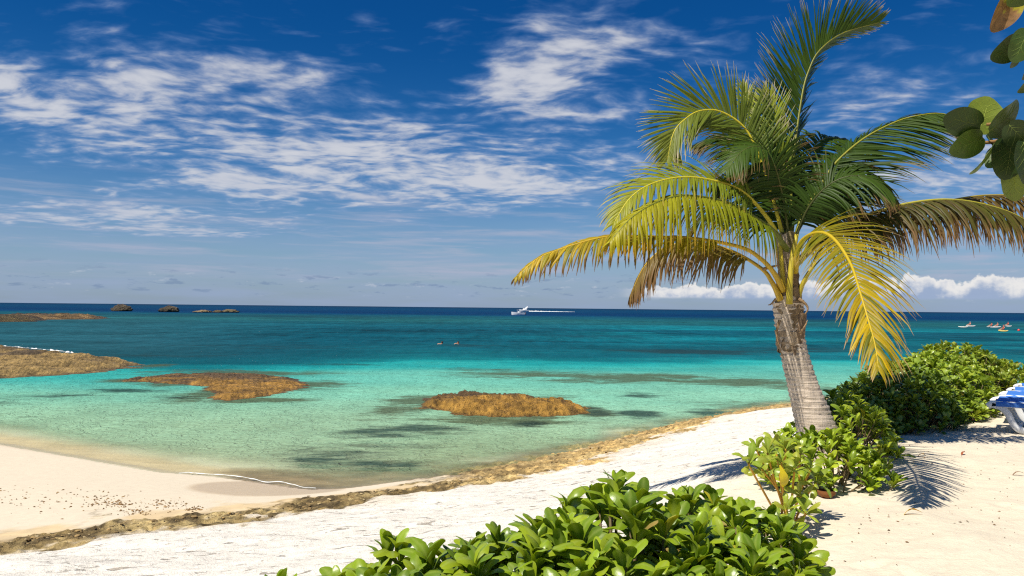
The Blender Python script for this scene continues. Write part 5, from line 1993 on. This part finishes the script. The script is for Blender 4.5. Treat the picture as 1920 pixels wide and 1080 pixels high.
def build_paddlers():
    def kayak(u, v, L, col, label, rz):
        p = px_z(u, v, 0)
        o = empty('kayak', p, label, 'kayak', 'kayaks on the water')
        o.rotation_euler[2] = rz
        b = Bag()
        n, m_ = 17, 10
        V = []
        for i in range(n):
            t = -1 + 2 * i / (n - 1)
            w = .38 * (1 - abs(t) ** 2.4) + .02
            z0 = .10 + .14 * abs(t) ** 3
            for j in range(m_):
                a = 2 * math.pi * j / m_
                V.append((t * L / 2, math.cos(a) * w, z0 + math.sin(a) * (.17 * (1 - .5 * abs(t) ** 3))))
        Q = []
        for i in range(n - 1):
            for j in range(m_):
                Q.append((i * m_ + j, i * m_ + (j + 1) % m_, (i + 1) * m_ + (j + 1) % m_, (i + 1) * m_ + j))
        b.add(V, Q, None, col)
        link('hull', b.mesh('hull', M_PAINT), o)
        s = Bag().box((.15, 0, .26), (.5, .42, .06), np.array(col) * .6)
        link('seat', s.mesh('seat', M_PAINT, False), o)
        return p

    def sit(p, dx, shirt, label, hcol=(0.03, .02, .015)):
        q = np.array([p[0] + dx, p[1], .22])
        o = link('person', sitter(shirt), None, q)
        o.scale = (1.05, 1.05, 1.05)
        tag(o, label, 'person', 'paddlers far out')
        hair(o, (-.02, 0, .86), .115, hcol)
    PK = (0.50, 0.17, 0.15)
    RD = (0.45, 0.05, 0.04)
    WH = (0.75, 0.72, 0.68)
    kayak(1806, 614.2, 2.3, (0.72, 0.70, 0.60), 'empty cream coloured kayak ahead of the others', 0.0)
    p = kayak(1820, 612.4, 2.4, WH, 'white kayak right behind the empty cream one', 0.05)
    sit(p, -.1, PK, 'person in a pink top sitting alone in the white kayak', (0.55, .3, .3))
    p = kayak(1863.5, 614.3, 3.0, WH, 'long white kayak carrying two people', -.2)
    sit(p, -.5, RD, 'front paddler in red on the long white kayak')
    sit(p, .9, PK, 'second paddler in pink at the stern of the long white kayak', (.3, .15, .1))
    p = kayak(1890.5, 612.6, 1.7, WH, 'short white kayak, farthest along the row', 0.0)
    sit(p, .0, RD, 'paddler in red on the short white kayak', (0.5, .05, .05))
    p = kayak(1881, 622.0, 2.0, (0.75, 0.55, 0.16), 'yellow kayak nearer the beach than the rest', 0.1)
    sit(p, .1, RD, 'paddler in red on the yellow kayak', (.5, .12, .08))
    # buoy
    q = px_z(1910, 620.6, 0)
    o = empty('buoy', q, 'round red buoy floating beyond the hedge', 'buoy')
    bm = bmesh.new()
    bmesh.ops.create_uvsphere(bm, u_segments=16, v_segments=10, radius=.24)
    me = bpy.data.meshes.new('float_ball')
    bm.to_mesh(me)
    bm.free()
    at = me.attributes.new('col', 'FLOAT_COLOR', 'POINT')
    at.data.foreach_set('color', np.tile([.7, .06, .05, 1], (len(me.vertices), 1)).astype(np.float32).ravel())
    me.materials.append(M_PAINT)
    link('float_ball', me, o, (0, 0, .12))
    link('eye', Bag().tube([(0, 0, .3), (0, 0, .42)], [.04, .04], 6, (.6, .1, .08)).mesh('eye', M_PAINT), o)

    # swimmers
    def swimmer(u, v, label, lean, face):
        q = px_z(u, v, 0)
        pose = {'chest': ((0, 0, -.22), .17, None), 'neck': ((.02 * face, 0, .0), .07, 'chest'), 'head': ((.05 * face, 0, .12), .10, 'neck'), 'crown': ((.06 * face, 0, .21), .08, 'head'),
                'ls': ((0, .2, -.10), .08, 'chest'), 'le': ((.25 * face, .3, -.12), .05, 'ls'), 'lh': ((.48 * face, .26, -.06), .04, 'le'),
                'rs': ((0, -.2, -.06), .09, 'chest'), 're': ((-.24, -.30, -.02 + lean), .055, 'rs'), 'rh': ((-.48, -.28, -.06), .04, 're'),
                'hip': ((-.30 * face, 0, -.55), .15, 'chest'), 'lk': ((-.45 * face, .1, -.95), .08, 'hip'), 'lf': ((-.6 * face, .1, -1.3), .05, 'lk'),
                'rk': ((-.45 * face, -.1, -.95), .08, 'hip'), 'rf': ((-.6 * face, -.1, -1.3), .05, 'rk')}
        o = link('person', person_mesh('person', pose, lambda v_: SKIN * 1.15), None, q)
        tag(o, label, 'person', 'swimmers')
        hair(o, (.05 * face, 0, .17), .115)
    swimmer(828, 645, 'swimmer with dark hair trailing an arm behind, towards the rocks', .05, 1)
    swimmer(860, 645, 'swimmer with raised bare shoulder, nearer the boats', .10, -1)


build_paddlers()


# ------------------------------------------------------------------ small things on the sand
def build_litter():
    r = random.Random(21)
    # surf line on the lower beach
    pts = catmull([gp(u, v) for u, v in [(335, 888), (370, 890), (430, 896), (490, 904), (545, 912), (590, 918)]], 160)
    pts[:, 2] = 0
    V = []
    for i, p in enumerate(pts):
        t = i / 159
        w = 0.008 * math.sin(math.pi * min(1, t * 1.1 + .02)) ** .6 * max(0.0, 2.6 * vnoise(np.array([i * .21]), np.array([1.0]), 4)[0] - .6) + .001
        off = .22 * (vnoise(np.array([i * .07]), np.array([7.0]), 8)[0] - .5)
        z = max(gz(p[0], p[1]), 0.0)
        V += [(p[0], p[1] - w * 1.3 + off, z + .004), (p[0], p[1] - w * .4 + off, z + .012), (p[0], p[1] + w * .4 + off, z + .013), (p[0], p[1] + w * 2.0 + off, z + .006)]
    V = np.array(V)
    c = V.mean(0)
    o = link('surf_line', mesh_np('surf_line', V - c, grid_faces(160, 4), M_FOAM), None, c)
    tag(o, 'thin white line of surf running up the lower beach', 'surf', kind='stuff')
    # foam washing along the back of the rocky point
    fp = catmull([px_z(u, v, 0.03) for u, v in [(-30, 645.5), (30, 650.5), (70, 654.0), (105, 657.5), (138, 661.5)]], 120)
    V = []
    for i, p in enumerate(fp):
        w = .42 * max(0.0, vnoise(np.array([i * .23]), np.array([3.0]), 14)[0] - .5)
        hh_ = .14 * max(0.0, vnoise(np.array([i * .31]), np.array([5.0]), 15)[0] - .4)
        V += [(p[0], p[1] - w * 1.5, .02), (p[0], p[1] - w * .4, .04 + hh_), (p[0], p[1] + w * .6, .04 + hh_ * .8), (p[0], p[1] + w * 2, .02)]
    V = np.array(V)
    c = V.mean(0)
    o = link('breaking_foam', mesh_np('breaking_foam', V - c, grid_faces(120, 4), M_FOAM), None, c)
    tag(o, 'white foam washing along the back of the rocky point', 'foam', kind='stuff')

    # seaweed crumbs on the lower beach
    def crumbs(name, spots, n, smin, smax, cols, label):
        bg = Bag()
        cnt = 0
        P = []
        for i in range(n * 3):
            u, v, ru, rv = r.choice(spots)
            P.append((u + r.gauss(0, ru), v + r.gauss(0, rv)))
            if len(P) >= n:
                break
        W_ = []
        for (u, v) in P:
            q = px_z(u, v, 0.4 if u < 700 else 1.8)
            W_.append(q)
        W_ = np.array(W_)
        z = ground_fields(W_[:, 0], W_[:, 1])[0]
        for q, zz in zip(W_, z):
            s = r.uniform(smin, smax)
            a = r.uniform(0, 6.28)
            e1 = np.array([math.cos(a), math.sin(a), 0]) * s
            e2 = np.array([-math.sin(a), math.cos(a), 0]) * s * r.uniform(.25, .6)
            c_ = np.array([q[0], q[1], zz + .004])
            h = np.array([0, 0, s * r.uniform(.2, .6)])
            vv = [c_ - e1, c_ - e2, c_ + e1 * r.uniform(.7, 1.2), c_ + e2, c_ + h]
            bg.add(vv, None, [(0, 1, 4), (1, 2, 4), (2, 3, 4), (3, 0, 4)], np.array(r.choice(cols)) * r.uniform(.7, 1.3))
        ob = link(name, bg.mesh(name, M_DRY))
        tag(ob, label, 'debris', kind='stuff')
    crumbs('seaweed_crumbs', [(230, 945, 60, 9), (190, 925, 40, 6), (255, 955, 16, 4), (310, 935, 22, 6), (360, 950, 16, 4), (120, 915, 70, 12), (60, 930, 60, 12), (215, 938, 20, 3)],
           420, .008, .035, [(.20, .11, .04), (.30, .18, .07), (.14, .08, .03)], 'crumbs of dry brown seaweed strewn over the lower beach')
    crumbs('leaf_litter', [(1760, 870, 120, 40), (1840, 830, 60, 14), (1780, 815, 60, 8), (1850, 950, 60, 50), (1640, 990, 50, 40), (1800, 790, 40, 8)],
           240, .005, .016, [(.16, .09, .04), (.26, .13, .05), (.10, .06, .03)], 'small dry brown leaf scraps scattered over the sand')
    # loose worn rock along the ledge
    bm = bmesh.new()
    bmesh.ops.create_icosphere(bm, subdivisions=2, radius=1.0)
    IV = np.array([v.co[:] for v in bm.verts])
    IF = np.array([[q.index for q in f.verts] for f in bm.faces])
    bm.free()
    rn = np.random.default_rng(8)
    n = 1500
    LP = catmull([list(p) for p in ledge], 400)
    idx = rn.integers(0, 399, n)
    cx = LP[idx, 0] + rn.normal(0, .28, n)
    cy = LP[idx, 1] + rn.normal(0, .34, n) + np.where(LP[idx, 0] > -1, np.abs(rn.normal(0, .5, n)), 0)
    gzv, Lv, _, _, _ = ground_fields(cx, cy)
    rb = Bag()
    for i in range(n):
        if Lv[i] < .35 or gzv[i] < -.05:
            continue
        s = .008 + .026 * rn.random() ** 3
        sc3 = np.array([s * rn.uniform(1, 2.2), s * rn.uniform(.8, 1.4), s * rn.uniform(.35, .7)])
        a = rn.uniform(0, 6.28)
        Wv = IV * (1 + .5 * (fbm(IV[:, 0] * 1.8 + i, IV[:, 1] * 1.8 + IV[:, 2], 3, 2) - .5))[:, None] * sc3
        Wv = Wv @ np.array([[math.cos(a), math.sin(a), 0], [-math.sin(a), math.cos(a), 0], [0, 0, 1]])
        base_c = np.array([(.30, .20, .085), (.46, .31, .13), (.16, .11, .05), (.55, .42, .22)][rn.integers(0, 4)])
        rb.add(Wv + [cx[i], cy[i], gzv[i] - sc3[2] * .1], None, IF, base_c * rn.uniform(.5, 1.0))
    o = link('ledge_rubble', rb.mesh('ledge_rubble', M_RUBBLE))
    tag(o, 'small worn brown stones strewn along the rock ledge', 'rubble', kind='stuff')
    # fallen leaves one can pick out
    def fallen(u, v, L, col, label, seed, rz):
        p = gp(u, v)
        V, F, C = leaf_shape(7, 5, L, L * .2, .9, .5, seed, col, .25)
        V = V - [0, L / 2, 0]
        me = mesh_np('fallen_leaf', V, F, M_DRY, True, {'col': np.tile([col], (len(V), 1))})
        o = link('fallen_leaf', me, None, p + np.array([0, 0, .03]))
        o.rotation_euler = (R(8), R(12), rz)
        tag(o, label, 'leaf', 'fallen leaves on the sand')
    fallen(1711, 965, .15, (.58, .36, .03), 'curled yellow fallen leaf lying below the frond shadow', 1, 1.4)
    fallen(1729, 857, .10, (.52, .26, .04), 'orange fallen leaf on the sand beside the shadowed shrub', 2, .5)
    fallen(1806, 853, .09, (.30, .09, .04), 'reddish brown fallen leaf out on the open sand', 3, 2.2)
    fallen(1828, 792, .16, (.36, .14, .05), 'red brown fallen leaf near the foot of the hedge', 4, 1.6)
    fallen(1910, 892, .12, (.22, .12, .06), 'dark brown fallen leaf at the edge of the frame', 5, 1.2)
    # coconut husk under the shrub
    p = gp(1550, 934)
    o = empty('coconut_husk', p, 'broken orange brown coconut husk under the low shrub', 'coconut')
    n, m_ = 12, 20
    for nm, ro_, col in (('shell', .070, (.22, .085, .025)), ('inner_husk', .060, (.12, .05, .02))):
        V = []
        for i in range(n):
            th = math.pi * .5 * i / (n - 1) * 1.12
            for j in range(m_):
                a = 2 * math.pi * j / m_
                k = ro_ * (1 + .06 * math.sin(3 * a) + .05 * r.uniform(-1, 1))
                V.append((math.sin(th) * math.cos(a) * k * 1.25, math.sin(th) * math.sin(a) * k, -math.cos(th) * k * .9 + .06))
        Q = []
        for i in range(n - 1):
            for j in range(m_):
                Q.append((i * m_ + j, i * m_ + (j + 1) % m_, (i + 1) * m_ + (j + 1) % m_, (i + 1) * m_ + j))
        link(nm, Bag().add(V, Q, None, col).mesh(nm, M_DRY), o)


build_litter()
